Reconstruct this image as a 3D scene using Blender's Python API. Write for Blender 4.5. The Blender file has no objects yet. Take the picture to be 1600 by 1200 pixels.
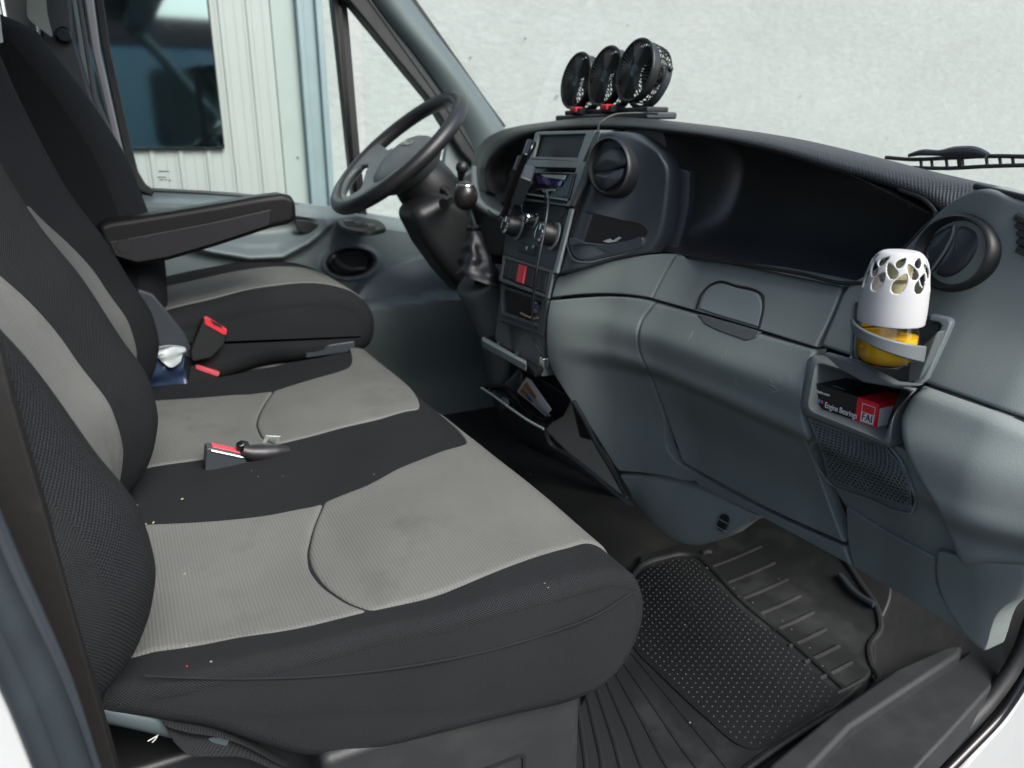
import bpy, bmesh, math, random
import numpy as np
from mathutils import Vector, Matrix
random.seed(7)
C = bpy.context.scene.collection
SC = bpy.context.scene

# ---------------------------------------------------------------- camera, sky, sun, exposure
FPX = 1200.0; TH = math.radians(18.0); PSI = math.radians(27.0); ZC = 0.86
ct, st = math.cos(TH), math.sin(TH); cp, sp = math.cos(PSI), math.sin(PSI)
cam_data = bpy.data.cameras.new('camera'); cam = bpy.data.objects.new('camera', cam_data); C.objects.link(cam)
cam_data.sensor_width = 36.0; cam_data.lens = 36.0 * FPX / 1600.0
cam_data.clip_start = 0.02; cam_data.clip_end = 400.0
fwd = Vector((sp * ct, cp * ct, -st)); right = Vector((cp, -sp, 0)); up = right.cross(fwd)
cam.matrix_world = Matrix(((right.x, up.x, -fwd.x, 0), (right.y, up.y, -fwd.y, 0), (right.z, up.z, -fwd.z, ZC), (0, 0, 0, 1)))
cam_data.dof.use_dof = True; cam_data.dof.focus_distance = 1.0; cam_data.dof.aperture_fstop = 5.6
SC.camera = cam

SUN_DIR = Vector((0.16, -0.70, 0.70)).normalized()          # towards the sun
world = bpy.data.worlds.new('World'); SC.world = world; world.use_nodes = True
wn = world.node_tree.nodes; wl = world.node_tree.links
for n in list(wn): wn.remove(n)
wo = wn.new('ShaderNodeOutputWorld'); bg = wn.new('ShaderNodeBackground'); sky = wn.new('ShaderNodeTexSky')
sky.sky_type = 'NISHITA'; sky.sun_disc = False
sky.sun_elevation = math.asin(SUN_DIR.z); sky.sun_rotation = math.atan2(SUN_DIR.x, SUN_DIR.y)
sky.air_density = 1.0; sky.dust_density = 3.0; sky.ozone_density = 1.0
bg.inputs['Strength'].default_value = 0.12
wl.new(sky.outputs[0], bg.inputs[0]); wl.new(bg.outputs[0], wo.inputs[0])
sun_d = bpy.data.lights.new('sun', 'SUN'); sun_d.energy = 2.1; sun_d.angle = math.radians(35); sun_d.color = (1.0, 0.99, 0.97)
sun = bpy.data.objects.new('sun', sun_d); C.objects.link(sun)
sun.rotation_euler = (-SUN_DIR).to_track_quat('-Z', 'Y').to_euler(); sun.location = (3, -4, 6)
SC.view_settings.view_transform = 'Standard'; SC.view_settings.look = 'None'
SC.view_settings.gamma = 1.0; SC.view_settings.use_curve_mapping = False
SC.view_settings.exposure = 1.2
SC.render.engine = 'CYCLES'
SC.cycles.max_bounces = 10; SC.cycles.diffuse_bounces = 6; SC.cycles.glossy_bounces = 4; SC.cycles.transmission_bounces = 8; SC.cycles.transparent_max_bounces = 12
SC.cycles.use_denoising = True; SC.cycles.caustics_reflective = False

# ---------------------------------------------------------------- projection helpers (a view ray meets a real surface)
def rays(uv):
    uv = np.asarray(uv, float); a = (uv[..., 0] - 800) / FPX; b = (600 - uv[..., 1]) / FPX
    upc = ct * b - st; fw = ct + st * b
    return np.stack([fw * sp + a * cp, fw * cp - a * sp, upc], -1)
def hit(uv, F, t0=0.35, t1=9.0, n=160):
    r = rays(uv); sh = r.shape[:-1]; r = r.reshape(-1, 3)
    ts = np.geomspace(t0, t1, n); N = len(r)
    lo = np.full(N, t0); hi = np.full(N, t1); found = np.zeros(N, bool); prev = None
    for t in ts:
        f = F(r[:, 0] * t, r[:, 1] * t, ZC + r[:, 2] * t)
        if prev is not None:
            new = (~found) & (prev[1] < 0) & (f >= 0)
            lo[new] = prev[0]; hi[new] = t; found |= new
        prev = (t, f)
    for _ in range(36):
        m = (lo + hi) / 2; f = F(r[:, 0] * m, r[:, 1] * m, ZC + r[:, 2] * m)
        lo = np.where(f < 0, m, lo); hi = np.where(f < 0, hi, m)
    m = (lo + hi) / 2
    return (r * m[:, None] + np.array([0, 0, ZC])).reshape(sh + (3,))
def P(u, v, X=None, Y=None, Z=None):
    r = rays((u, v))
    t = X / r[0] if X is not None else Y / r[1] if Y is not None else (Z - ZC) / r[2]
    return Vector((r[0] * t, r[1] * t, ZC + r[2] * t))
def planeF(o, n):
    o = np.array(o, float); n = np.array(n, float)
    s = 1.0 if np.dot(o - np.array([0, 0, ZC]), n) > 0 else -1.0
    return lambda x, y, z: s * ((x - o[0]) * n[0] + (y - o[1]) * n[1] + (z - o[2]) * n[2])
def PX(val): return lambda x, y, z: x - val
def PY(val): return lambda x, y, z: y - val
def PZ(val): return lambda x, y, z: val - z

# ---------------------------------------------------------------- curves
def spline(pts, n, closed=False):
    p = np.asarray(pts, float)
    if closed: p = np.vstack([p, p[:1]])
    seg = np.linalg.norm(np.diff(p, axis=0), axis=1); seg = np.maximum(seg, 1e-9)
    t = np.concatenate([[0], np.cumsum(seg)])
    if isinstance(n, (int, np.integer)): s = np.linspace(0, t[-1], n)
    else: s = np.asarray(n) * t[-1]
    if len(p) == 2:
        return p[0] + (p[1] - p[0]) * (s / t[-1])[:, None]
    m = np.zeros_like(p); d = np.diff(p, axis=0) / seg[:, None]
    for i in range(1, len(p) - 1):
        m[i] = (d[i - 1] * seg[i] + d[i] * seg[i - 1]) / (seg[i] + seg[i - 1])
    if closed:
        m[0] = m[-1] = (d[-1] * seg[0] + d[0] * seg[-1]) / (seg[0] + seg[-1])
    else:
        m[0] = d[0]; m[-1] = d[-1]
    k = np.clip(np.searchsorted(t, s, side='right') - 1, 0, len(seg) - 1)
    h = seg[k]; x = (s - t[k]) / h; x = x[:, None]; h = h[:, None]
    return ((2*x**3 - 3*x**2 + 1) * p[k] + (x**3 - 2*x**2 + x) * h * m[k] + (-2*x**3 + 3*x**2) * p[k + 1] + (x**3 - x**2) * h * m[k + 1])
def interp1(xs, ys):
    xs = np.asarray(xs, float); ys = np.asarray(ys, float)
    def f(x):
        x = np.clip(np.asarray(x, float), xs[0], xs[-1]); k = np.clip(np.searchsorted(xs, x, side='right') - 1, 0, len(xs) - 2)
        h = np.diff(xs); d = np.diff(ys) / h
        m = np.zeros_like(ys); m[0] = d[0]; m[-1] = d[-1]
        for i in range(1, len(ys) - 1): m[i] = 0 if d[i-1] * d[i] <= 0 else 2 * d[i-1] * d[i] / (d[i-1] + d[i])
        q = (x - xs[k]) / h[k]
        return ((2*q**3 - 3*q**2 + 1) * ys[k] + (q**3 - 2*q**2 + q) * h[k] * m[k] + (-2*q**3 + 3*q**2) * ys[k + 1] + (q**3 - q**2) * h[k] * m[k + 1])
    return f
def table(ys, zs, vals):
    """smooth 2-D table: vals[z][y]"""
    fs = [interp1(ys, row) for row in vals]; zs = np.asarray(zs, float)
    def f(y, z):
        y = np.asarray(y, float); z = np.clip(np.asarray(z, float), zs[0], zs[-1])
        cols = np.stack([g(y) for g in fs], 0); k = np.clip(np.searchsorted(zs, z, side='right') - 1, 0, len(zs) - 2)
        h = np.diff(zs); q = (z - zs[k]) / h[k]
        idx = np.arange(cols.shape[1]) if cols.ndim > 1 else None
        g = lambda i: np.take_along_axis(cols, np.clip(i, 0, len(zs) - 1)[None], 0)[0]
        p1, p2 = g(k), g(k + 1); p0, p3 = g(k - 1), g(k + 2)
        h0 = np.where(k > 0, zs[k] - zs[np.maximum(k - 1, 0)], 1); h2 = np.where(k < len(zs) - 2, zs[np.minimum(k + 2, len(zs) - 1)] - zs[k + 1], 1)
        m1 = np.where(k > 0, ((p1 - p0) / h0 * h[k] + (p2 - p1) / h[k] * h0) / (h0 + h[k]), (p2 - p1) / h[k])
        m2 = np.where(k < len(zs) - 2, ((p2 - p1) / h[k] * h2 + (p3 - p2) / h2 * h[k]) / (h2 + h[k]), (p2 - p1) / h[k])
        return ((2*q**3 - 3*q**2 + 1) * p1 + (q**3 - 2*q**2 + q) * h[k] * m1 + (-2*q**3 + 3*q**2) * p2 + (q**3 - q**2) * h[k] * m2)
    return f
def smooth(a, b, x):
    t = np.clip((x - a) / (b - a), 0, 1); return t * t * (3 - 2 * t)

# ---------------------------------------------------------------- mesh helpers
def link(o, parent=None):
    C.objects.link(o)
    if parent is not None:
        o.parent = parent; o.matrix_parent_inverse = parent.matrix_world.inverted()
    return o
def thing(name, label, cat, loc=(0, 0, 0), group=None):
    o = bpy.data.objects.new(name, None); C.objects.link(o); o.location = loc; o.empty_display_size = 0.05
    o.matrix_world = Matrix.Translation(loc)
    tag(o, label, cat, group); return o
def tag(o, label=None, cat=None, group=None, kind=None):
    if label: o['label'] = label
    if cat: o['category'] = cat
    if group: o['group'] = group
    if kind: o['kind'] = kind
    return o
class MB:
    def __init__(s): s.v = []; s.f = []; s.uv = {}
    def add(s, vs, fs):
        b = len(s.v); s.v += [tuple(map(float, p)) for p in vs]; s.f += [tuple(i + b for i in f) for f in fs]; return b
    def box(s, lo, hi, M=None):
        (a, b, c), (d, e, f) = lo, hi
        vs = [(a,b,c),(d,b,c),(d,e,c),(a,e,c),(a,b,f),(d,b,f),(d,e,f),(a,e,f)]
        if M is not None: vs = [M @ Vector(p) for p in vs]
        s.add(vs, [(0,3,2,1),(4,5,6,7),(0,1,5,4),(1,2,6,5),(2,3,7,6),(3,0,4,7)]); return s
    def prism(s, outline, depth, M=None, z0=0.0):
        """2-D outline (ccw in local x,y) from z0 to z0+depth"""
        n = len(outline); vs = [(p[0], p[1], z0) for p in outline] + [(p[0], p[1], z0 + depth) for p in outline]
        if M is not None: vs = [M @ Vector(p) for p in vs]
        s.add(vs, [tuple(range(n))[::-1], tuple(range(n, 2 * n))] + [(i, (i + 1) % n, n + (i + 1) % n, n + i) for i in range(n)]); return s
    def frame(s, outer, inner, depth, M=None, z0=0.0, zi=None):
        n = len(outer); assert n == len(inner)
        zi = z0 + depth if zi is None else zi
        vs = [(p[0], p[1], z0) for p in outer] + [(p[0], p[1], z0 + depth) for p in outer] + [(p[0], p[1], zi) for p in inner] + [(p[0], p[1], z0) for p in inner]
        if M is not None: vs = [M @ Vector(p) for p in vs]
        fs = []
        for i in range(n):
            j = (i + 1) % n
            fs += [(i, j, n + j, n + i), (n + i, n + j, 2*n + j, 2*n + i), (2*n + i, 2*n + j, 3*n + j, 3*n + i), (3*n + i, 3*n + j, j, i)]
        s.add(vs, fs); return s
    def tube(s, pts, r, n=8, closed=False, sm=0, cap=True, flat=1.0, upv=None):
        p = np.asarray([tuple(q) for q in pts], float)
        if sm: p = spline(p, sm, closed)
        if closed: p = p[:-1] if np.linalg.norm(p[0] - p[-1]) < 1e-7 else p
        m = len(p); rr = np.full(m, r) if np.isscalar(r) else np.interp(np.linspace(0, 1, m), np.linspace(0, 1, len(r)), r)
        tang = np.roll(p, -1, 0) - np.roll(p, 1, 0)
        if not closed: tang[0] = p[1] - p[0]; tang[-1] = p[-1] - p[-2]
        tang /= np.maximum(np.linalg.norm(tang, axis=1, keepdims=True), 1e-12)
        ref = np.array(upv if upv is not None else ((0, 0, 1) if abs(tang[0][2]) < 0.9 else (1, 0, 0)), float)
        x = np.cross(ref, tang[0]); x /= np.linalg.norm(x); vs = []
        for i in range(m):
            x = x - tang[i] * np.dot(x, tang[i]); x /= max(np.linalg.norm(x), 1e-9); y = np.cross(tang[i], x)
            for k in range(n):
                a = 2 * math.pi * k / n; vs.append(p[i] + rr[i] * (math.cos(a) * x + flat * math.sin(a) * y))
        fs = []
        for i in range(m if closed else m - 1):
            j = (i + 1) % m
            for k in range(n): fs.append((i*n + k, i*n + (k+1) % n, j*n + (k+1) % n, j*n + k))
        if not closed and cap: fs += [tuple(range(n))[::-1], tuple((m - 1) * n + k for k in range(n))]
        s.add(vs, fs); return s
    def lathe(s, prof, M=None, n=32, sx=1.0, sy=1.0, cap=True):
        vs = []; m = len(prof)
        for r, h in prof:
            for k in range(n):
                a = 2 * math.pi * k / n; vs.append((r * sx * math.cos(a), r * sy * math.sin(a), h))
        if M is not None: vs = [M @ Vector(p) for p in vs]
        fs = [(i*n + k, i*n + (k+1) % n, (i+1)*n + (k+1) % n, (i+1)*n + k) for i in range(m - 1) for k in range(n)]
        if cap: fs += [tuple(range(n))[::-1], tuple((m - 1) * n + k for k in range(n))]
        s.add(vs, fs); return s
    def sphere(s, c, r, M=None, n=16, sz=(1, 1, 1)):
        vs = [(0, 0, -1)]; k2 = n // 2
        for i in range(1, k2):
            ph = -math.pi / 2 + math.pi * i / k2
            for k in range(n): a = 2*math.pi*k/n; vs.append((math.cos(ph)*math.cos(a), math.cos(ph)*math.sin(a), math.sin(ph)))
        vs.append((0, 0, 1)); L = len(vs) - 1
        vs = [Vector((c[0] + p[0]*r*sz[0], c[1] + p[1]*r*sz[1], c[2] + p[2]*r*sz[2])) for p in vs]
        if M is not None: vs = [M @ p for p in vs]
        fs = [(0, 1 + (k+1) % n, 1 + k) for k in range(n)]
        for i in range(k2 - 2):
            for k in range(n): fs.append((1 + i*n + k, 1 + i*n + (k+1) % n, 1 + (i+1)*n + (k+1) % n, 1 + (i+1)*n + k))
        b = 1 + (k2 - 2) * n
        fs += [(b + k, b + (k+1) % n, L) for k in range(n)]
        s.add(vs, fs); return s
    def build(s, name, mat, parent=None, bev=0, seg=2, sm=True, ang=35, fix=True, solid=0):
        me = bpy.data.meshes.new(name); me.from_pydata(s.v, [], s.f); me.validate()
        if fix:
            b = bmesh.new(); b.from_mesh(me); bmesh.ops.recalc_face_normals(b, faces=b.faces); b.to_mesh(me); b.free()
        return finish(me, name, mat, parent, bev, seg, sm, ang, solid)
def finish(me, name, mat, parent, bev=0, seg=2, sm=True, ang=35, solid=0):
    for m in (mat if isinstance(mat, (list, tuple)) else [mat]): me.materials.append(m)
    if sm:
        me.shade_smooth()
        if ang: me.set_sharp_from_angle(angle=math.radians(ang))
    o = bpy.data.objects.new(name, me); link(o, parent)
    if solid:
        md = o.modifiers.new('Solidify', 'SOLIDIFY'); md.thickness = solid; md.offset = -1
    if bev:
        md = o.modifiers.new('Bevel', 'BEVEL'); md.width = bev; md.segments = seg; md.limit_method = 'ANGLE'; md.angle_limit = math.radians(40); md.harden_normals = True
    return o
def grid_mesh(name, G, mat, parent=None, uv=None, mask=None, skirt=None, closed_u=False, ang=None, flip=False, solid=0, caps=False):
    """G: (nv,nu,3) array of points -> mesh with uv in metres"""
    G = np.asarray(G, float); nv, nu = G.shape[:2]
    vs = G.reshape(-1, 3); fs = []
    for j in range(nv - 1):
        for i in range(nu if closed_u else nu - 1):
            if mask is not None and not mask[j, i]: continue
            k = (i + 1) % nu
            fs.append((j*nu + i, j*nu + k, (j+1)*nu + k, (j+1)*nu + i))
    vl = [tuple(p) for p in vs]
    if skirt is not None:
        loop = [(0, i) for i in range(nu)] + [(j, nu-1) for j in range(1, nv)] + [(nv-1, i) for i in range(nu-2, -1, -1)] + [(j, 0) for j in range(nv-2, 0, -1)]
        idx = [j*nu + i for j, i in loop]; b = len(vl); sk = np.asarray(skirt)
        vl += [tuple(vs[i] + sk) for i in idx]; m = len(idx)
        fs += [(idx[i], b + i, b + (i+1) % m, idx[(i+1) % m]) for i in range(m)]
    if caps: fs += [tuple(range(nu))[::-1], tuple((nv-1)*nu + i for i in range(nu))]
    me = bpy.data.meshes.new(name); me.from_pydata(vl, [], fs)
    if uv is None:
        du = np.linalg.norm(np.diff(G, axis=1), axis=2).mean(0); dv = np.linalg.norm(np.diff(G, axis=0), axis=2).mean(1)
        U = np.concatenate([[0], np.cumsum(du)]); V = np.concatenate([[0], np.cumsum(dv)])
        uv = np.stack(np.meshgrid(U, V), -1)
    uvf = np.asarray(uv).reshape(-1, 2); lay = me.uv_layers.new(name='uv')
    li = np.empty(len(me.loops), np.int32); me.loops.foreach_get('vertex_index', li)
    full = np.zeros((len(vl), 2)); full[:len(uvf)] = uvf
    if skirt is not None: full[len(uvf):] = uvf[idx]
    lay.data.foreach_set('uv', full[li].astype(np.float32).ravel())
    b = bmesh.new(); b.from_mesh(me); bmesh.ops.recalc_face_normals(b, faces=b.faces)
    if mask is not None: bmesh.ops.delete(b, geom=[v for v in b.verts if not v.link_faces], context='VERTS')
    b.to_mesh(me); b.free()
    return finish(me, name, mat, parent, sm=True, ang=ang or 50, solid=solid)
def params(n, L, er):
    s = list(np.linspace(0, 1, n + 1))
    if er > 0 and L > 0:
        e = min(er / L, 0.4); c = [e * q for q in (0.04, 0.15, 0.32, 0.55, 0.8, 1.0)]
        s = sorted(set([0, 1] + c + [1 - q for q in c] + [q for q in s if e * 1.15 < q < 1 - e * 1.15]))
    return np.array(s)
def patch(name, rows, F, mat, parent=None, nu=36, nv=16, er=0.004, into=(1, 0, 0), depth=0.02, lin=False, off=None, mask=None, solid=0, gap=0.0):
    """rows of picture points, bottom or top first; filled smoothly, each point carried onto surface F, edges rolled over by er"""
    into = np.array(into, float)
    rs = [np.asarray(r, float) for r in rows]
    def resample(r, s):
        if lin or len(r) == 2:
            seg = np.linalg.norm(np.diff(r, axis=0), axis=1); t = np.concatenate([[0], np.cumsum(seg)]); q = s * t[-1]
            return np.stack([np.interp(q, t, r[:, k]) for k in range(2)], -1)
        return spline(r, s)
    def P3(uv): return hit(uv, F)
    a = P3(resample(rs[0], np.linspace(0, 1, 12))); b = P3(resample(rs[-1], np.linspace(0, 1, 12)))
    Lu = max(np.linalg.norm(np.diff(a, axis=0), axis=1).sum(), np.linalg.norm(np.diff(b, axis=0), axis=1).sum()); Lv = np.linalg.norm(a - b, axis=1).max()
    su = params(nu, Lu, er); sv = params(nv, Lv, er)
    R = np.stack([resample(r, su) for r in rs], 0)
    if len(rs) == 2: UV = R[0][None] + (R[1] - R[0])[None] * sv[:, None, None]
    else:
        seg = np.linalg.norm(np.diff(R, axis=0), axis=2).mean(1); t = np.concatenate([[0], np.cumsum(seg)]); t /= t[-1]
        UV = np.stack([spline_at(t, R[:, i], sv) for i in range(len(su))], 1)
    G = hit(UV, F)
    du = np.concatenate([np.zeros((G.shape[0], 1)), np.cumsum(np.linalg.norm(np.diff(G, axis=1), axis=2), 1)], 1); dv = np.concatenate([np.zeros((1, G.shape[1])), np.cumsum(np.linalg.norm(np.diff(G, axis=0), axis=2), 0)], 0)
    if er > 0:
        eu = np.minimum(du, du[:, -1:] - du); ev = np.minimum(dv, dv[-1:] - dv)
        q = lambda e: np.clip(1 - e / er, 0, 1)
        w = np.clip(np.sqrt(q(eu)**2 + q(ev)**2), 0, 1)
        G = G + into * (er * (1 - np.sqrt(1 - w**2)))[..., None]
    if off is not None: G = off(G)
    uv = np.stack([du - du[:, :1], dv], -1)
    return grid_mesh(name, G, mat, parent, uv=uv, skirt=None if depth == 0 else into * depth, solid=solid)
def spline_at(t, p, s):
    n = len(t); m = np.zeros_like(p); h = np.diff(t); d = np.diff(p, axis=0) / h[:, None]
    m[0] = d[0]; m[-1] = d[-1]
    for i in range(1, n - 1): m[i] = (d[i-1] * h[i] + d[i] * h[i-1]) / (h[i] + h[i-1])
    k = np.clip(np.searchsorted(t, s, side='right') - 1, 0, n - 2); x = ((s - t[k]) / h[k])[:, None]; H = h[k][:, None]
    return ((2*x**3 - 3*x**2 + 1) * p[k] + (x**3 - 2*x**2 + x) * H * m[k] + (-2*x**3 + 3*x**2) * p[k+1] + (x**3 - x**2) * H * m[k+1])
def slab(name, outline, F, mat, parent=None, into=(1, 0, 0), depth=0.01, sm=0, bev=0.0015, seg=2):
    """a flat or curved plate: picture outline carried onto F and given real thickness"""
    o = np.asarray(outline, float)
    if sm: o = spline(o, sm + 1, closed=True)[:-1]
    G = hit(o, F); n = len(G); I = np.array(into, float) * depth
    mb = MB(); mb.add(list(G) + list(G + I), [tuple(range(n)), tuple(range(2*n - 1, n - 1, -1))] + [(i, n + i, n + (i+1) % n, (i+1) % n) for i in range(n)])
    return mb.build(name, mat, parent, bev=bev, seg=seg)
def FR(o, ex, ey):
    ex = Vector(ex).normalized(); ez = ex.cross(Vector(ey)).normalized(); ey = ez.cross(ex)
    return Matrix(((ex.x, ey.x, ez.x, o[0]), (ex.y, ey.y, ez.y, o[1]), (ex.z, ey.z, ez.z, o[2]), (0, 0, 0, 1)))
def local(M, u, v, dz=0.0):
    """where the view ray of picture point (u,v) meets the local plane z=dz of frame M, in local x,y"""
    r = Vector(rays((u, v))); o = M.translation + M.col[2].to_3d() * dz; n = M.col[2].to_3d()
    t = (o - Vector((0, 0, ZC))).dot(n) / r.dot(n); p = M.inverted() @ (Vector((0, 0, ZC)) + r * t)
    return (p.x, p.y)
def locs(M, pts, dz=0.0, sm=0):
    L = [local(M, *p, dz) for p in pts]
    if sm: L = [tuple(q) for q in spline(L, sm + 1, closed=True)[:-1]]
    return L
def roundpoly(pts, r, n=5):
    """closed polygon with its corners rounded by r, n+1 points per corner"""
    p = np.asarray(pts, float); out = []; m = len(p); r = np.full(m, r) if np.isscalar(r) else np.asarray(r, float)
    for i in range(m):
        a, b, c_ = p[i-1], p[i], p[(i+1) % m]; u = (a - b) / np.linalg.norm(a - b); v = (c_ - b) / np.linalg.norm(c_ - b)
        k = min(r[i], 0.45 * np.linalg.norm(a - b), 0.45 * np.linalg.norm(c_ - b)); q0, q1 = b + u * k, b + v * k
        for t in np.linspace(0, 1, n + 1): out.append((1-t)**2 * q0 + 2*t*(1-t) * b + t*t * q1)
    return np.array(out)
def rrect(x0, y0, x1, y1, r, n=4):
    out = []
    for cx, cy, a0 in ((x1-r, y0+r, -90), (x1-r, y1-r, 0), (x0+r, y1-r, 90), (x0+r, y0+r, 180)):
        for k in range(n + 1): a = math.radians(a0 + 90 * k / n); out.append((cx + r*math.cos(a), cy + r*math.sin(a)))
    return out
def text(name, s, M, size, mat, parent, align='LEFT', ext=0.0003, sx=1.0):
    cu = bpy.data.curves.new(name, 'FONT'); cu.body = s; cu.size = size; cu.extrude = ext; cu.align_x = align; cu.align_y = 'CENTER'
    tmp = bpy.data.objects.new(name, cu); C.objects.link(tmp); dg = bpy.context.evaluated_depsgraph_get()
    me = bpy.data.meshes.new_from_object(tmp.evaluated_get(dg)); bpy.data.objects.remove(tmp); bpy.data.curves.remove(cu)
    me.materials.clear(); me.materials.append(mat); me.transform(M @ Matrix.Diagonal((sx, 1, 1, 1)))
    o = bpy.data.objects.new(name, me); o['kind'] = 'stuff'
    return link(o, parent)

# ---------------------------------------------------------------- materials
def mat(name, col, rough=0.5, metal=0.0, spec=0.5, bump=None, var=None, weave=None, coat=0.0, dust=None, sheen=0.0, streak=None):
    """bump=(scale, strength, dist)  var=(scale, amount)  weave=(period_u, period_v, colour amount, bump, kind)"""
    m = bpy.data.materials.new(name); m.use_nodes = True; nt = m.node_tree; N = nt.nodes; K = nt.links
    b = N['Principled BSDF']; b.inputs['Roughness'].default_value = rough; b.inputs['Metallic'].default_value = metal
    b.inputs['Specular IOR Level'].default_value = spec; b.inputs['Coat Weight'].default_value = coat
    if sheen: b.inputs['Sheen Weight'].default_value = sheen; b.inputs['Sheen Roughness'].default_value = 0.4
    b.inputs['Base Color'].default_value = (*col, 1)
    cur = None; tc = N.new('ShaderNodeTexCoord'); normal = None
    def mix(fac, c1, c2):
        x = N.new('ShaderNodeMix'); x.data_type = 'RGBA'
        for sock, val in ((x.inputs[0], fac), (x.inputs[6], c1), (x.inputs[7], c2)):
            if hasattr(val, 'links'): K.new(val, sock)
            elif isinstance(val, (int, float)): sock.default_value = val
            else: sock.default_value = (*val, 1)
        return x.outputs[2]
    def math_(op, a, b_=None):
        x = N.new('ShaderNodeMath'); x.operation = op
        for i, val in enumerate((a, b_)):
            if val is None: continue
            if hasattr(val, 'links'): K.new(val, x.inputs[i])
            else: x.inputs[i].default_value = val
        return x.outputs[0]
    def noise(scale, detail=3, coord='Object', r=0.55):
        x = N.new('ShaderNodeTexNoise'); x.inputs['Scale'].default_value = scale; x.inputs['Detail'].default_value = detail; x.inputs['Roughness'].default_value = r
        K.new(tc.outputs[coord], x.inputs['Vector']); return x.outputs['Fac']
    def ramp(f, a, c):
        x = N.new('ShaderNodeMapRange'); x.inputs[1].default_value = a; x.inputs[2].default_value = c; K.new(f, x.inputs[0]); return x.outputs[0]
    heights = []
    cur = col
    if var:
        f = ramp(noise(var[0], 5), 0.3, 0.7); cur = mix(f, tuple(c * (1 - var[1]) for c in col), tuple(min(1, c * (1 + var[1])) for c in col))
    if streak:      # stretched trowel marks: (scale xyz, amount, bump)
        mp = N.new('ShaderNodeMapping'); mp.inputs['Scale'].default_value = streak[0]; K.new(tc.outputs['Object'], mp.inputs['Vector'])
        x = N.new('ShaderNodeTexNoise'); x.inputs['Scale'].default_value = 1.0; x.inputs['Detail'].default_value = 6; x.inputs['Roughness'].default_value = 0.68; K.new(mp.outputs[0], x.inputs['Vector'])
        f = ramp(x.outputs['Fac'], 0.34, 0.62); cur = mix(f, tuple(c * (1 - streak[1]) for c in col), cur); heights.append((x.outputs['Fac'], streak[2], 0.01))
    if weave:
        pu, pv, amt, bs, kind = weave
        sx = N.new('ShaderNodeSeparateXYZ'); K.new(tc.outputs['UV'], sx.inputs[0])
        u = math_('MULTIPLY', sx.outputs[0], 2 * math.pi / pu); v = math_('MULTIPLY', sx.outputs[1], 2 * math.pi / pv)
        if kind == 'dot': h = math_('MULTIPLY', math_('SINE', u), math_('SINE', v))
        elif kind == 'diag': h = math_('SINE', math_('ADD', u, v))
        else:
            h = math_('MULTIPLY', math_('SINE', math_('ADD', u, math_('MULTIPLY', math_('SINE', v), 0.6))), math_('ADD', math_('MULTIPLY', math_('SINE', math_('MULTIPLY', v, 1.0)), 0.5), 0.6))
        h = math_('ADD', h, math_('MULTIPLY', math_('SUBTRACT', noise(900, 2), 0.5), 1.2))
        f = ramp(h, -1, 1)
        c = cur; x = N.new('ShaderNodeMix'); x.data_type = 'RGBA'; x.blend_type = 'MULTIPLY'; x.inputs[0].default_value = 1.0
        if hasattr(c, 'links'): K.new(c, x.inputs[6])
        else: x.inputs[6].default_value = (*c, 1)
        g = N.new('ShaderNodeMapRange'); g.inputs[3].default_value = 1 - amt; g.inputs[4].default_value = 1 + amt; K.new(f, g.inputs[0])
        cc = N.new('ShaderNodeCombineColor')
        for i in range(3): K.new(g.outputs[0], cc.inputs[i])
        K.new(cc.outputs[0], x.inputs[7]); cur = x.outputs[2]
        heights.append((h, bs, 0.0006))
    if dust:
        sc, lo, hi, dc, amt = dust
        f = math_('MULTIPLY', ramp(noise(sc, 6, r=0.65), lo, hi), amt); cur = mix(f, cur, dc)
        rr = N.new('ShaderNodeMapRange'); rr.inputs[3].default_value = rough; rr.inputs[4].default_value = min(1, rough + 0.35); K.new(f, rr.inputs[0]); K.new(rr.outputs[0], b.inputs['Roughness'])
    if hasattr(cur, 'links'): K.new(cur, b.inputs['Base Color'])
    if bump: heights.append((noise(bump[0], 2), bump[1], bump[2]))
    for h, s_, d in heights:
        x = N.new('ShaderNodeBump'); x.inputs['Strength'].default_value = s_; x.inputs['Distance'].default_value = d; K.new(h, x.inputs['Height'])
        if normal is not None: K.new(normal, x.inputs['Normal'])
        normal = x.outputs[0]
    if normal is not None: K.new(normal, b.inputs['Normal'])
    return m
def glass(name, col, refl=1.0, rough=0.0):
    m = bpy.data.materials.new(name); m.use_nodes = True; nt = m.node_tree; N = nt.nodes; K = nt.links
    N.remove(N['Principled BSDF']); out = N['Material Output']
    t = N.new('ShaderNodeBsdfTransparent'); t.inputs[0].default_value = (*col, 1); g = N.new('ShaderNodeBsdfGlossy'); g.inputs['Roughness'].default_value = rough
    f = N.new('ShaderNodeFresnel'); f.inputs[0].default_value = 1.45; mu = N.new('ShaderNodeMath'); mu.operation = 'MULTIPLY'; mu.inputs[1].default_value = refl
    mx = N.new('ShaderNodeMixShader'); K.new(f.outputs[0], mu.inputs[0]); K.new(mu.outputs[0], mx.inputs[0]); K.new(t.outputs[0], mx.inputs[1]); K.new(g.outputs[0], mx.inputs[2]); K.new(mx.outputs[0], out.inputs[0])
    return m
M_ = {}
GRAIN = (650, 0.5, 0.0005)
M_['grey'] = mat('grey_plastic', (0.176, 0.203, 0.194), 0.58, spec=0.38, bump=GRAIN, var=(7, 0.05), dust=(9, 0.62, 0.8, (0.24, 0.275, 0.272), 0.25))
M_['grey2'] = mat('grey_plastic_smooth', (0.180, 0.212, 0.212), 0.42, bump=(1100, 0.15, 0.0003), var=(9, 0.04))
M_['greydk'] = mat('dark_grey_plastic', (0.078, 0.088, 0.090), 0.48, bump=GRAIN, var=(8, 0.06))
M_['pod'] = mat('slate_plastic', (0.034, 0.041, 0.049), 0.42, bump=GRAIN, var=(8, 0.08))
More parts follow.
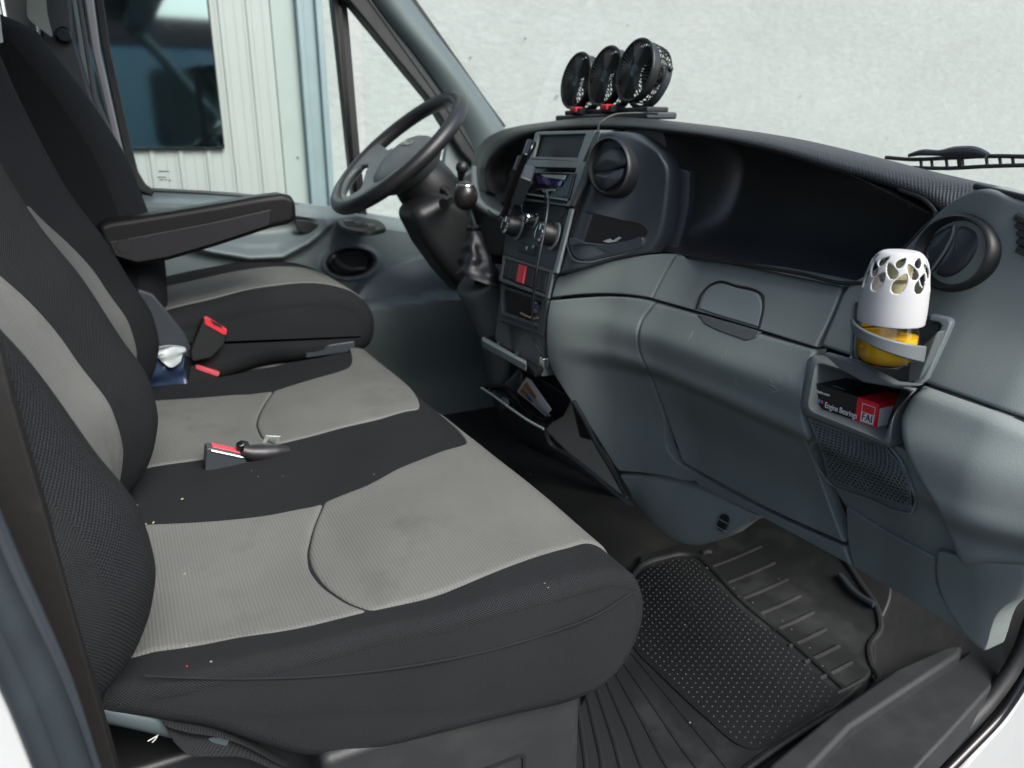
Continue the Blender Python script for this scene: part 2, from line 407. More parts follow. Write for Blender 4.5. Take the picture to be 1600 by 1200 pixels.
M_['black'] = mat('black_plastic', (0.012, 0.013, 0.014), 0.45, bump=GRAIN, var=(10, 0.1))
M_['blackgl'] = mat('gloss_black_plastic', (0.008, 0.008, 0.009), 0.18, bump=(300, 0.05, 0.0003))
M_['silver'] = mat('grey_trim_plastic', (0.19, 0.22, 0.218), 0.36, bump=(1200, 0.12, 0.0003), var=(12, 0.05))
M_['carbon'] = mat('textured_black_vinyl', (0.017, 0.020, 0.021), 0.38, weave=(0.0055, 0.0055, 0.45, 0.8, 'dot'))
M_['rubber'] = mat('black_rubber', (0.012, 0.013, 0.0135), 0.55, bump=(500, 0.3, 0.0005), dust=(4.5, 0.45, 0.74, (0.10, 0.112, 0.106), 0.40))
M_['seal'] = mat('door_seal_rubber', (0.020, 0.027, 0.032), 0.5, bump=(300, 0.25, 0.0005), var=(20, 0.15))
M_['floor'] = mat('floor_vinyl', (0.020, 0.021, 0.021), 0.6, bump=(60, 0.4, 0.003), dust=(5, 0.45, 0.8, (0.07, 0.07, 0.065), 0.5))
M_['fab_k'] = mat('black_seat_fabric', (0.0165, 0.0180, 0.0195), 0.85, spec=0.15, weave=(0.0036, 0.0031, 0.75, 0.8, 'dot'), var=(5, 0.12), dust=(14, 0.64, 0.85, (0.04, 0.04, 0.04), 0.2))
M_['fab_m'] = mat('black_mesh_fabric', (0.0165, 0.0180, 0.0200), 0.8, spec=0.15, weave=(0.0042, 0.0042, 0.8, 1.0, 'dot'), var=(5, 0.1))
M_['fab_g'] = mat('grey_seat_fabric', (0.132, 0.135, 0.127), 0.9, spec=0.1, weave=(0.0042, 0.0050, 0.11, 0.5, 'rib'), var=(3.2, 0.13), dust=(6, 0.56, 0.78, (0.078, 0.076, 0.070), 0.65))
M_['board'] = mat('brown_black_panel', (0.006, 0.0055, 0.005), 0.6, bump=(90, 0.35, 0.001), dust=(30, 0.62, 0.9, (0.06, 0.05, 0.045), 0.3))
M_['metal'] = mat('grey_painted_steel', (0.10, 0.13, 0.14), 0.35, metal=0.4, bump=(100, 0.1, 0.0005))
M_['chrome'] = mat('chrome', (0.75, 0.77, 0.78), 0.12, metal=1.0)
M_['steel'] = mat('zinc_steel', (0.62, 0.68, 0.66), 0.3, metal=0.85)
M_['doorg'] = mat('door_grey_plastic', (0.135, 0.168, 0.173), 0.45, bump=GRAIN, var=(6, 0.05))
M_['holder'] = mat('holder_grey_plastic', (0.125, 0.145, 0.150), 0.4, bump=(900, 0.15, 0.0003))
M_['sill'] = mat('sill_plastic', (0.019, 0.021, 0.022), 0.55, bump=(420, 0.6, 0.0006), dust=(8, 0.45, 0.75, (0.05, 0.051, 0.05), 0.35))
M_['white'] = mat('white_plastic', (0.46, 0.47, 0.47), 0.45, bump=(700, 0.1, 0.0003))
M_['paint'] = mat('white_paint', (0.46, 0.48, 0.48), 0.25, coat=0.5, var=(6, 0.03))
M_['red'] = mat('red_plastic', (0.62, 0.035, 0.05), 0.4)
M_['redp'] = mat('red_print', (0.72, 0.012, 0.03), 0.4)
M_['pale'] = mat('pale_print', (0.75, 0.75, 0.74), 0.5)
M_['card'] = mat('black_card', (0.010, 0.010, 0.011), 0.4, bump=(200, 0.1, 0.0003))
M_['leather'] = mat('black_leatherette', (0.014, 0.014, 0.016), 0.42, bump=(260, 0.3, 0.0008), var=(10, 0.1))
M_['brownlea'] = mat('brown_black_vinyl', (0.0075, 0.0070, 0.0070), 0.5, spec=0.3, bump=(300, 0.3, 0.0006), var=(8, 0.12))
M_['glass'] = glass('clear_glass', (0.95, 0.985, 0.975), 0.10)
M_['screen'] = mat('violet_display', (0.03, 0.015, 0.09), 0.08, coat=1.0)

# ---------------------------------------------------------------- outside: yard ground, plaster wall, clad shed with dark window
GZ = -0.62
mg = mat('yard_asphalt', (0.05, 0.05, 0.05), 0.9, bump=(60, 0.5, 0.01), var=(1.5, 0.3))
g = MB(); g.add([(-90, -90, GZ), (90, -90, GZ), (90, 90, GZ), (-90, 90, GZ)], [(0, 1, 2, 3)])
tag(g.build('ground', mg, None), kind='structure')
mw = mat('rough_plaster', (0.335, 0.362, 0.350), 0.9, bump=(38, 0.22, 0.012), var=(9, 0.05), dust=(2.6, 0.5, 0.85, (0.28, 0.30, 0.29), 0.5), streak=((14, 14, 34), 0.13, 0.4))
# plaster wall: undulating render coat
WY = 4.2
nx, nz = 220, 90
xs = np.linspace(1.05, 14.0, nx); zs = np.linspace(GZ, 4.6, nz); Xg, Zg = np.meshgrid(xs, zs)
rng = np.random.default_rng(3)
Yg = WY + 0.012 + 0.004 * np.sin(Xg * 3.1 + 2 * np.sin(Zg * 2.3)) + 0.003 * np.sin(Zg * 7 + Xg) + rng.normal(0, 0.0016, Xg.shape)
wall = grid_mesh('plaster_wall', np.stack([Xg, Yg, Zg], -1), mw, None, skirt=(0, 0.3, 0))
tag(wall, 'pale rough plastered building wall seen through the windscreen', 'wall')
mk = mat('pock_dark', (0.10, 0.11, 0.10), 0.9)
pk = MB()
for u, v in ((1437, 203), (1385, 217), (1396, 232), (1540, 280), (1582, 286), (1170, 60), (1330, 95), (980, 40), (1470, 30), (1250, 150), (820, 60), (870, 150), (1560, 110), (735, 90)):
    q = P(u, v, Y=WY + 0.003); a = random.uniform(0.004, 0.009)
    pk.add([(q.x + a * math.cos(t) * random.uniform(.6, 1.3), WY - 0.0005, q.z + a * 0.7 * math.sin(t) * random.uniform(.6, 1.3)) for t in np.linspace(0, 2*math.pi, 9)[:-1]], [tuple(range(8))])
tag(pk.build('pockmarks', mk, wall, fix=False), kind='stuff')
# clad shed
shed = thing('clad_shed', 'white ribbed metal clad shed beside the driver door', 'shed', (0.0, WY, GZ))
mclad = mat('white_cladding', (0.30, 0.325, 0.308), 0.45, var=(2.5, 0.05), dust=(4, 0.5, 0.8, (0.28, 0.305, 0.29), 0.3))
pw = 0.128; me_p = None
for k in range(28):
    x0 = 0.818 - pw * (k + 1)
    if me_p is None:
        prof = [(0, 0), (0.012, 0), (0.018, -0.008), (0.036, -0.008), (0.042, 0), (0.086, 0), (0.089, -0.002), (0.095, -0.002), (0.098, 0), (pw - 0.0015, 0)]
        mb = MB(); n = len(prof)
        vs = [(p[0], p[1], GZ) for p in prof] + [(p[0], p[1], 3.6) for p in prof] + [(p[0], 0.02, GZ) for p in prof] + [(p[0], 0.02, 3.6) for p in prof]
        mb.add(vs, [(i, i+1, n+i+1, n+i) for i in range(n-1)] + [(2*n+i, 3*n+i, 3*n+i+1, 2*n+i+1) for i in range(n-1)] + [(0, n, 3*n, 2*n), (n-1, 3*n-1, 4*n-1, 2*n-1)][:0])
        o = mb.build('cladding_panel', mclad, None, sm=False); me_p = o.data
    else:
        o = bpy.data.objects.new('cladding_panel', me_p); C.objects.link(o)
    o.location = (x0, WY, 0); o.parent = shed; o.matrix_parent_inverse = shed.matrix_world.inverted()
mb = MB(); mb.box((0.820, WY - 0.006, GZ), (0.934, WY + 0.02, 3.6)); mb.build('corner_flashing', mat('mint_flashing', (0.27, 0.315, 0.298), 0.5, var=(2, 0.06)), shed, bev=0.002)
mb = MB(); mb.sphere((0.892, WY - 0.007, 0.745), 0.006, n=10); mb.build('screw_head', M_['greydk'], shed)
# dark window of the shed
dw = thing('shed_window', 'large dark reflective window set in the white ribbed shed wall', 'window', (-0.8, WY, 0.79))
mglass = mat('dark_reflective_glass', (0.26, 0.34, 0.36), 0.05, metal=1.0)
mb = MB(); mb.box((-2.1, WY - 0.020, 0.80), (0.530, WY - 0.015, 2.4)); mb.build('pane', mglass, dw, sm=False)
mb = MB(); M = FR((0, WY - 0.014, 0), (1, 0, 0), (0, 0, 1))
mb.frame([(-2.12, 0.793), (0.537, 0.793), (0.537, 2.42), (-2.12, 2.42)], [(-2.1, 0.80), (0.53, 0.80), (0.53, 2.4), (-2.1, 2.4)], 0.012, M); mb.build('frame', M_['blackgl'], dw, bev=0.001)
# a parked lorry across the yard, seen only as a reflection in the shed window
lorry = thing('parked_lorry', 'grey lorry parked across the yard behind the open passenger door', 'lorry', (1.0, -4.9, GZ))
mb = MB(); mb.box((-1.5, -6.6, -0.25), (2.6, -4.6, 2.05)); mb.build('cab', mat('lorry_grey_paint', (0.42, 0.52, 0.55), 0.3, coat=0.4), lorry, bev=0.12, seg=4)
mb = MB(); mb.prism(rrect(-0.55, -0.55, 0.55, 0.55, 0.16, 6), 0.02, FR((1.28, -4.598, 1.22), (-1, 0, 0), (0, 0, 1))); mb.build('window', mat('lorry_glass', (0.02, 0.03, 0.035), 0.1), lorry)
mb = MB(); mb.box((-1.4, -6.4, 2.04), (2.4, -4.75, 2.5)); mb.build('roof_deflector', mat('lorry_red_paint', (0.16, 0.07, 0.055), 0.45), lorry, bev=0.1, seg=3)
for x in (-0.6, 1.7):
    mb = MB(); mb.lathe([(0.0, -0.14), (0.30, -0.14), (0.40, -0.10), (0.40, 0.10), (0.30, 0.14), (0.0, 0.14)], FR((x, -4.85, GZ + 0.4), (1, 0, 0), (0, 0, 1)), n=28, cap=False); mb.build('wheel', M_['rubber'], lorry)
# blue-grey post between shed and plaster wall
post = MB()
post.box((0.936, WY - 0.055, GZ), (0.968, WY + 0.03, 3.7)); post.box((0.966, WY - 0.03, GZ), (1.030, WY + 0.03, 3.7)); post.box((1.028, WY - 0.06, GZ), (1.060, WY + 0.03, 3.7))
tag(post.build('steel_post', mat('blue_steel_paint', (0.20, 0.262, 0.278), 0.4, metal=0.2, var=(5, 0.08)), None, bev=0.006, seg=3), 'pale blue steel channel post where shed meets plaster wall', 'post')

# ---------------------------------------------------------------- van cab shell
body = thing('van_cab_body', 'white van cab body with grey trimmed pillars around the seats', 'van', (0.3, 1.4, GZ))
# roof with headliner, rear bulkhead
mb = MB(); G = []
for x in np.linspace(-0.55, 0.52, 12):
    G.append([(x, y, 1.83 + 0.03 * math.sin((y - 0.45) / 1.95 * math.pi) - 0.05 * smooth(0.35, 0.52, x)) for y in np.linspace(0.45, 2.40, 14)])
grid_mesh('roof', np.array(G), M_['paint'], body, skirt=(0, 0, -0.05))
grid_mesh('headliner', np.array(G) - np.array([0, 0, 0.052]), mat('grey_headliner', (0.25, 0.27, 0.26), 0.9, bump=(300, 0.3, 0.001)), body, skirt=(0, 0, 0.004))
mb = MB(); mb.box((-0.56, 0.45, -0.1), (-0.52, 2.40, 1.80)); mb.build('bulkhead', M_['greydk'], body, bev=0.01)
# far side body behind the driver's door, b-pillar and its trims
mb = MB(); mb.box((-0.56, 2.33, -0.45), (-0.10, 2.40, 1.79)); mb.build('side_panel', M_['paint'], body, bev=0.008)
FY = PY(2.25)
slab('pillar_trim', [(70, -80), (104, -80), (118, 60), (160, 200), (205, 320), (225, 420), (150, 420), (60, 100)], FY, M_['pod'], body, (0, 1, 0), 0.06, bev=0.01)
slab('pillar_edge_strip', [(103, -60), (110, -60), (143, 150), (165, 215), (160, 218), (136, 156)], PY(2.262), M_['silver'], body, (0, 1, 0), 0.03, bev=0.002)
slab('pillar_seal', [(110, -60), (118, -60), (152, 150), (215, 300), (206, 304), (165, 215), (143, 150)], PY(2.268), M_['greydk'], body, (0, 1, 0), 0.04, bev=0.004)
# far A-pillar trim
apil = patch('windscreen_pillar', [[(540, -70), (586, 0), (692, 140), (741, 222), (752, 250)], [(575, -70), (612, 0), (722, 140), (768, 213), (778, 235)], [(604, -70), (652, 0), (769, 160), (795, 199), (806, 220)]],
      lambda x, y, z: y - (2.22 - 0.0 * x), mat('pillar_grey_plastic', (0.095, 0.120, 0.124), 0.45, bump=GRAIN), body, nu=24, nv=12, er=0.0, into=(0.2, 0.9, 0), depth=0.09,
      off=lambda G: G + np.array([0, 1, 0]) * (0.035 * (np.linspace(-1, 1, G.shape[0])**2))[:, None, None])
slab('pillar_glass_border', [(650, -70), (640, -70), (640, 0), (757, 160), (786, 200), (791, 197), (762, 158), (651, 0)], PY(2.262), M_['black'], body, (0, 1, 0), 0.015)
# near A-pillar and door opening of the passenger side (frames the opening, mostly out of frame)
mb = MB(); mb.tube([(1.18, 0.50, 0.55), (1.12, 0.50, 0.80), (0.86, 0.52, 1.12), (0.45, 0.55, 1.62), (0.30, 0.56, 1.76)], 0.045, n=12, sm=24); mb.build('passenger_pillar', M_['grey2'], body)
mb = MB(); mb.box((1.46, 0.44, -0.5), (2.0, 2.40, 0.62)); mb.build('bonnet_block', M_['paint'], body, bev=0.05, seg=3)
mb = MB(); mb.box((1.14, 0.47, 0.60), (1.42, 2.37, 0.755)); mb.build('cowl', M_['black'], body, bev=0.02, seg=3)
mb = MB(); mb.box((0.30, 0.50, 1.70), (0.50, 2.36, 1.80)); mb.build('header_rail', M_['grey2'], body, bev=0.02, seg=3)
# passenger-side rear pillar next to the camera: seal ribs and white edge
mb = MB(); L = lambda pts, Y: [P(u, v, Y=Y) for u, v in pts]
mb.tube(L([(-120, 640), (-30, 880), (70, 1085), (118, 1215), (150, 1330)], 0.57), 0.0135, n=12, sm=18); mb.build('door_seal', M_['seal'], body)
mb = MB(); mb.tube(L([(-150, 660), (-58, 890), (36, 1090), (84, 1215), (120, 1330)], 0.565), 0.0105, n=12, sm=18); mb.build('door_seal', M_['seal'], body)
mb = MB(); mb.tube(L([(-105, 600), (8, 868), (102, 1085), (145, 1215), (190, 1330)], 0.585), 0.008, n=10, sm=18); mb.build('door_seal', M_['pod'], body)
slab('pillar_sheet', [(-200, 700), (-75, 900), (18, 1100), (62, 1215), (110, 1340), (-260, 1340), (-400, 700)], PY(0.563), M_['paint'], body, (0, 1, 0), 0.03, bev=0.006, seg=3)
# sill of the passenger door: inner strip, step, outer seal, white skin
Fs = lambda x, y, z: 0.06 - z
slab('sill_strip', [(1170, 1235), (1205, 1190), (1300, 1112), (1400, 1043), (1480, 1008), (1506, 1006), (1500, 1022), (1440, 1062), (1330, 1135), (1235, 1235)], PZ(0.055), M_['sill'], body, (0, 0, -1), 0.05, bev=0.008, seg=3)
slab('sill_step', [(1238, 1235), (1333, 1137), (1442, 1064), (1503, 1025), (1575, 960), (1602, 970), (1560, 1062), (1490, 1140), (1400, 1235)], PZ(0.035), M_['sill'], body, (0, 0, -1), 0.06, bev=0.006)
mb = MB(); mb.tube(L([(1640, 900), (1615, 965), (1590, 1030), (1550, 1090), (1490, 1150), (1390, 1240)], 0.545), 0.012, n=12, sm=30); mb.build('door_seal', M_['rubber'], body)
mb = MB(); mb.tube(L([(1662, 910), (1636, 980), (1606, 1050), (1566, 1112), (1510, 1172), (1420, 1260)], 0.535), 0.009, n=12, sm=30); mb.build('door_seal', M_['blackgl'], body)
slab('sill_skin', [(1690, 930), (1650, 990), (1614, 1062), (1574, 1126), (1520, 1186), (1440, 1290), (1900, 1400), (1900, 930)], PY(0.528), M_['paint'], body, (0, 1, 0), 0.02, bev=0.006, seg=3)

# cab floor: flat, rising to the toe board
def floor_z(x, y): return 0.34 * np.clip((x - 1.12) / 0.40, 0, 1.4)**1.2
xs = np.concatenate([np.linspace(-0.5, 1.1, 40), np.linspace(1.12, 1.5, 24)]); ys = np.linspace(0.56, 2.32, 60)
Xg, Yg = np.meshgrid(xs, ys); Zg = floor_z(Xg, Yg) - 0.002
mb = MB(); mb.box((1.10, 2.30, -0.1), (1.46, 2.36, 0.66)); mb.build('footwell_side', M_['greydk'], body)
tag(grid_mesh('floor', np.stack([Xg, Yg, Zg], -1), M_['floor'], None, skirt=(0, 0, -0.05)), kind='structure')
mb = MB(); mb.box((1.40, 0.5, -0.1), (1.44, 2.36, 0.72)); mb.build('firewall', M_['black'], body)

# ---------------------------------------------------------------- windscreen
def ws_x(y, z): return 1.235 - (z - 0.75) * 0.80 - 0.10 * ((y - 1.42) / 0.9)**2
G = np.array([[(ws_x(y, z), y, z) for y in np.linspace(0.50, 2.33, 24)] for z in np.linspace(0.74, 1.74, 14)])
tag(grid_mesh('windscreen', G, M_['glass'], None), 'clear raked windscreen above the dashboard', 'windscreen')

# ---------------------------------------------------------------- driver's door
door = thing('driver_door', 'closed grey trimmed driver door with window behind the steering wheel', 'door', (0.4, 2.34, 0.0))
zsill = interp1([0.0, 0.1, 0.3, 0.58, 0.84, 1.1], [0.722, 0.717, 0.70, 0.655, 0.605, 0.58])
def seg_d(x, z, pts):
    d = np.full(np.shape(x), 9.0)
    for (a, b), (c_, d_) in zip(pts[:-1], pts[1:]):
        vx, vz = c_ - a, d_ - b; t = np.clip(((x - a) * vx + (z - b) * vz) / (vx*vx + vz*vz), 0, 1)
        d = np.minimum(d, np.hypot(x - a - t * vx, z - b - t * vz))
    return d
W2 = lambda pts, Y: [(P(u, v, Y=Y).x, P(u, v, Y=Y).z) for u, v in pts]
ridge = W2([(250, 372), (330, 392), (390, 402), (440, 400), (480, 380), (515, 352)], 2.2)
sc_c = W2([(420, 358)], 2.25)[0]; hd_c = W2([(545, 409)], 2.25)[0]
def door_y(x, z):
    d = zsill(x) - z
    y = 2.315 - 0.075 * smooth(0.0, 0.035, d) - 0.02 * smooth(0.03, 0.2, d)
    y = y - 0.030 * np.exp(-(seg_d(x, z, ridge) / 0.016)**2)
    y = y + 0.040 * np.exp(-(((x - sc_c[0]) / 0.13)**2 + ((z - sc_c[1]) / 0.030)**2)**2)
    e = ((x - hd_c[0]) / 0.070)**2 + ((z - hd_c[1] + 0.0) / 0.040)**2
    y = y + 0.035 * (1 - smooth(0.75, 1.15, e)) - 0.010 * np.exp(-((e - 1.35) / 0.3)**2)
    return y
Fd = lambda x, y, z: y - door_y(x, z)
xs = np.linspace(0.0, 1.12, 260); G = []
for t in np.linspace(0, 1, 230):
    z = zsill(xs) + 0.0 - t * (zsill(xs) - 0.02); G.append(np.stack([xs, door_y(xs, z), z], -1))
grid_mesh('door_panel', np.array(G), M_['doorg'], door, skirt=(0, 0.03, 0))
mb = MB(); mb.box((-0.02, 2.355, -0.35), (1.14, 2.40, 0.60)); mb.build('outer_skin', M_['paint'], door, bev=0.01)
# glass, frame seals, divider
slab('quarter_glass', [(562, -60), (600, -60), (735, 240), (735, 345), (575, 345)], PY(2.335), M_['glass'], door, (0, 1, 0), 0.004, bev=0)
slab('window_glass', [(100, -200), (530, -200), (556, 350), (520, 338), (420, 314), (235, 302), (190, 230)], PY(2.335), M_['glass'], door, (0, 1, 0), 0.004, bev=0)
slab('frame_strip', [(121, -60), (140, -60), (158, 80), (193, 235), (214, 290), (203, 296), (180, 235), (143, 80)], PY(2.285), mat('satin_frame_paint', (0.30, 0.30, 0.31), 0.3, metal=0.3), door, (0, 1, 0), 0.05, bev=0.006, seg=3)
slab('window_seal', [(139, -60), (153, -60), (173, 80), (207, 232), (216, 268), (228, 288), (242, 298), (238, 306), (222, 300), (208, 284), (194, 240), (160, 80)], PY(2.29), M_['rubber'], door, (0, 1, 0), 0.045, bev=0.004)
mb = MB(); mb.tube([P(u, v, Y=2.315) for u, v in ((236, 297), (330, 302), (400, 308), (470, 322), (520, 337), (575, 347), (660, 349), (760, 352))], 0.006, n=8, sm=30); mb.build('sill_seal', M_['seal'], door)
slab('divider_bar', [(512, -60), (536, -60), (546, 40), (563, 240), (576, 352), (557, 352), (546, 250), (526, 60)], PY(2.31), M_['black'], door, (0, 1, 0), 0.04, bev=0.004)
slab('divider_groove', [(523, -60), (528, -60), (552, 240), (564, 350), (560, 350), (546, 240)], PY(2.3085), M_['blackgl'], door, (0, 1, 0), 0.003, bev=0)
slab('front_seal', [(505, -60), (550, -60), (590, 10), (696, 147), (748, 237), (744, 262), (722, 238), (672, 155), (545, 0)], PY(2.255), M_['rubber'], door, (0, 1, 0), 0.06, bev=0.006, seg=3)
slab('front_seal_lip', [(560, -20), (568, -20), (600, 20), (715, 180), (745, 232), (742, 240), (706, 183)], PY(2.252), M_['seal'], door, (0, 1, 0), 0.01, bev=0.003)
slab('mirror_sail', [(702, 205), (714, 196), (739, 240), (746, 268), (745, 300), (690, 300), (695, 250)], PY(2.29), M_['grey2'], door, (0, 1, 0), 0.03, bev=0.006, seg=3)
# etched glass mark
gm = MB()
for k, (u, v, w) in enumerate(((248, 268, 5), (253, 268, 6), (259, 268, 5), (246, 277, 7), (254, 277, 5), (249, 281, 6), (257, 281, 4), (263, 282, 4))):
    q = P(u, v, Y=2.333); gm.box((q.x, 2.3325, q.z - 0.0016), (q.x + w * 0.0017, 2.3345, q.z + 0.0016))
gm.build('glass_mark', M_['greydk'], door, sm=False)
# window switch pad with rocker switches
slab('switch_pad', [(527, 341), (536, 336), (570, 340), (598, 348), (603, 355), (592, 359), (545, 357), (533, 352)], PZ(0.628), M_['rubber'], door, (0, 0, -1), 0.012, sm=32, bev=0.003)
for u, v in ((545, 346), (562, 349), (580, 352)):
    q = P(u, v, Z=0.637); mb = MB(); mb.box((q.x - 0.013, q.y - 0.012, q.z - 0.006), (q.x + 0.011, q.y + 0.012, q.z + 0.004)); mb.build('window_switch', M_['greydk'], door, bev=0.003)
# recessed handle
Mh = FR((hd_c[0], 2.243, hd_c[1]), (1, 0, 0), (0, 0, 1))
mb = MB(); mb.lathe([(0.066, 0.0), (0.072, -0.006), (0.070, -0.016), (0.060, -0.018), (0.058, 0.0)], Mh @ Matrix.Rotation(math.pi, 4, 'X'), n=40, sy=0.56, cap=False); hb = mb.build('handle_bezel', M_['blackgl'], door)
slab('handle_well', [(hx, hy) for hx, hy in [(545 + 34 * math.cos(a), 410 + 22 * math.sin(a)) for a in np.linspace(0, 2*math.pi, 25)[:-1]]], PY(2.249), M_['black'], door, (0, 1, 0), 0.004, bev=0)
mb = MB(); mb.tube([P(u, v, Y=2.236) for u, v in ((522, 398), (530, 412), (545, 420), (572, 419))], [0.007, 0.010, 0.006, 0.004], n=10, sm=14); mb.build('handle_lever', M_['greydk'], door)
# dark scoop at the front end of the grab shelf
slab('grab_slot', [(462, 345), (480, 345), (500, 352), (516, 358), (508, 366), (486, 366), (466, 360)], PY(2.232), M_['black'], door, (0, 1, 0), 0.01, sm=30, bev=0.002)
# moulded pocket in front of the seat
def pocket_y(x, z): return 2.085 + 0.055 * smooth(0.392, 0.408, z) + 0.05 * smooth(0.41, 0.52, z) + 0.09 * smooth(0.38, 0.10, z)
rim_z = 0.395
patch('door_pocket', [[(540, 492), (566, 452), (600, 422), (640, 404), (690, 398), (760, 430)], [(540, 520), (570, 470), (610, 450), (655, 440), (705, 440), (770, 460)], [(545, 560), (585, 468), (620, 476), (660, 481), (712, 481), (775, 478)], [(548, 575), (586, 480), (622, 489), (660, 494), (712, 494), (778, 490)], [(548, 640), (585, 640), (630, 650), (670, 652), (720, 650), (780, 640)]],
      lambda x, y, z: y - pocket_y(x, z), M_['doorg'], door, nu=40, nv=40, er=0.01, into=(0, 1, 0), depth=0.06)

# ---------------------------------------------------------------- seats
class Cushion:
    def __init__(s, prof, y0, y1, r, crown, taper=0.0):
        s.taper = taper
        s.p = spline(prof, 281, closed=True)[:-1]; s.y0, s.y1, s.r = y0, y1, r; s.crown = crown
        d = np.linalg.norm(np.diff(s.p, axis=0), axis=1); s.a = np.concatenate([[0], np.cumsum(d)])
        t = np.roll(s.p, -1, 0) - np.roll(s.p, 1, 0); t /= np.linalg.norm(t, axis=1, keepdims=True)
        s.n = np.stack([-t[:, 1], t[:, 0]], -1)
        if s.n[np.argmax(s.p[:, 1])][1] < 0: s.n = -s.n
    def body(s, name, mat, parent):
        ys = []; ins = []
        for ph in np.linspace(0, math.pi / 2, 9): ys.append(s.y0 + s.r * (1 - math.sin(ph))); ins.append(s.r * (1 - math.cos(ph)))
        ys = ys[::-1]; ins = ins[::-1]
        # ph=0 -> y0+r, inset 0 ; ph=90 -> y0, inset r
        A = [(s.y0 + s.r * (1 - math.sin(ph)), s.r * (1 - math.cos(ph))) for ph in np.linspace(math.pi/2, 0, 9)]
        B = [(y, 0) for y in np.linspace(s.y0 + s.r, s.y1 - s.r, 130)[1:-1]]
        D = [(s.y1 - s.r * (1 - math.sin(ph)), s.r * (1 - math.cos(ph))) for ph in np.linspace(0, math.pi/2, 9)]
        rows = []
        for y, e in A + B + D:
            q = s.p - s.n * e; z = q[:, 1] + s.crown(q[:, 0], y) * np.clip(s.n[:, 1], 0, 1)
            wob = 0.0016 * np.sin(21 * q[:, 0] + 9 * y + 2.0 * np.sin(34 * z)) + 0.0012 * np.sin(47 * q[:, 0] - 31 * z + 13 * y)
            tp = s.taper * np.clip((0.45 - q[:, 0]) / 0.5, 0, 1.1) * np.clip((s.y0 + 0.5 - y) / 0.5, 0, 1)
            rows.append(np.stack([q[:, 0], y + tp + wob * np.clip((0.05 - abs(y - s.y0)) / 0.05, 0, 1), z + 0.4 * wob * np.clip(s.n[:, 1], 0, 1)], -1))
        for row in (rows[0], rows[-1]): pass
        cen = lambda row, k: row * (1 - k) + row.mean(0) * k
        full = rows
        G = np.array(full)
        d = np.linalg.norm(np.diff(np.vstack([s.p, s.p[:1]]), axis=0), axis=1); U = np.concatenate([[0], np.cumsum(d)])[:-1]
        ringlen = [0]; 
        for i in range(1, len(G)): ringlen.append(ringlen[-1] + np.linalg.norm(G[i, 120] - G[i-1, 120]))
        uv = np.stack(np.meshgrid(U, ringlen), -1)
        return grid_mesh(name, G, mat, parent, uv=uv, closed_u=True, ang=75, caps=True)
    def top(s, x, y):
        """height of the upper face"""
        i = np.argmax(s.p[:, 1]); 
        up_ = s.n[:, 1] > 0.02; px = s.p[up_]; o = np.argsort(px[:, 0]); return np.interp(x, px[o, 0], px[o, 1]) + s.crown(x, y)
    def F(s): return lambda x, y, z: np.where((x > s.p[:, 0].min()) & (x < s.p[:, 0].max()), s.top(x, y) - z, 0.15 - z)
    def a_of_x(s, x):
        up_ = np.where(s.n[:, 1] > 0.02)[0]; o = up_[np.argsort(s.p[up_, 0])]; return np.interp(x, s.p[o, 0], s.a[o])
    def at(s, a, y, lift):
        x = np.interp(a, s.a, s.p[:, 0]); z = np.interp(a, s.a, s.p[:, 1]); nx_ = np.interp(a, s.a, s.n[:, 0]); nz_ = np.interp(a, s.a, s.n[:, 1])
        z = z + s.crown(x, y) * np.clip(nz_, 0, 1)
        return np.stack([x + nx_ * lift, y, z + nz_ * lift], -1)
    def insert(s, name, left, right, ylo, yhi, mat, parent, n=70, m=46, lift=0.0032, er=0.007, puff=0.0):
        """left,right: a(t) over t in 0..1 ; ylo(a), yhi(a)"""
        su = params(n, 0.5, er); sv = params(m, 0.35, er); T, S = np.meshgrid(sv, su, indexing='ij')
        a = left(T) + (right(T) - left(T)) * S; y = ylo(a) + (yhi(a) - ylo(a)) * T
        La = np.abs(right(T) - left(T)); Ly = np.abs(yhi(a) - ylo(a))
        q = lambda e: np.clip(1 - e / er, 0, 1)
        w = np.clip(np.sqrt(q(np.minimum(S, 1 - S) * La)**2 + q(np.minimum(T, 1 - T) * Ly)**2), 0, 1)
        h = lift - (lift + 0.0018) * (1 - np.sqrt(1 - w**2)) + puff * np.sin(np.pi * S) * np.sin(np.pi * T)
        return grid_mesh(name, s.at(a, y, h), mat, parent, uv=np.stack([a, y], -1), ang=75)

def bench_crown(x, y):
    y = np.asarray(y, float); x = np.asarray(x, float)
    dome = 0.007 * np.exp(-((y - 0.93) / 0.16)**2) + 0.007 * np.exp(-((y - 1.50) / 0.16)**2)
    wr = 0.0008 * np.sin(21 * x + 3 * np.sin(8 * y)) * np.sin(12 * y + 2 * np.sin(9 * x)) + 0.0004 * np.sin(37 * x + 11 * y)
    return wr + dome * smooth(0.12, 0.36, x) * (1 - 0.4 * smooth(0.45, 0.55, x)) - 0.006 * (np.exp(-((y - 0.93) / 0.16)**2) + np.exp(-((y - 1.5) / 0.16)**2)) * (1 - smooth(0.10, 0.30, x)) - 0.003 * np.exp(-((x - 0.205) / 0.02)**2) * (np.exp(-((y - 0.93) / 0.17)**2) + np.exp(-((y - 1.5) / 0.17)**2))
bench_prof = [(-0.13, 0.306), (-0.13, 0.325), (-0.04, 0.336), (0.10, 0.338), (0.25, 0.346), (0.38, 0.357), (0.45, 0.360), (0.488, 0.354), (0.514, 0.338), (0.528, 0.308), (0.527, 0.265), (0.512, 0.225), (0.485, 0.200), (0.44, 0.184), (0.30, 0.182), (0.20, 0.180), (0.14, 0.184), (0.10, 0.196), (0.063, 0.224), (0.015, 0.258), (-0.025, 0.282), (-0.06, 0.298)]
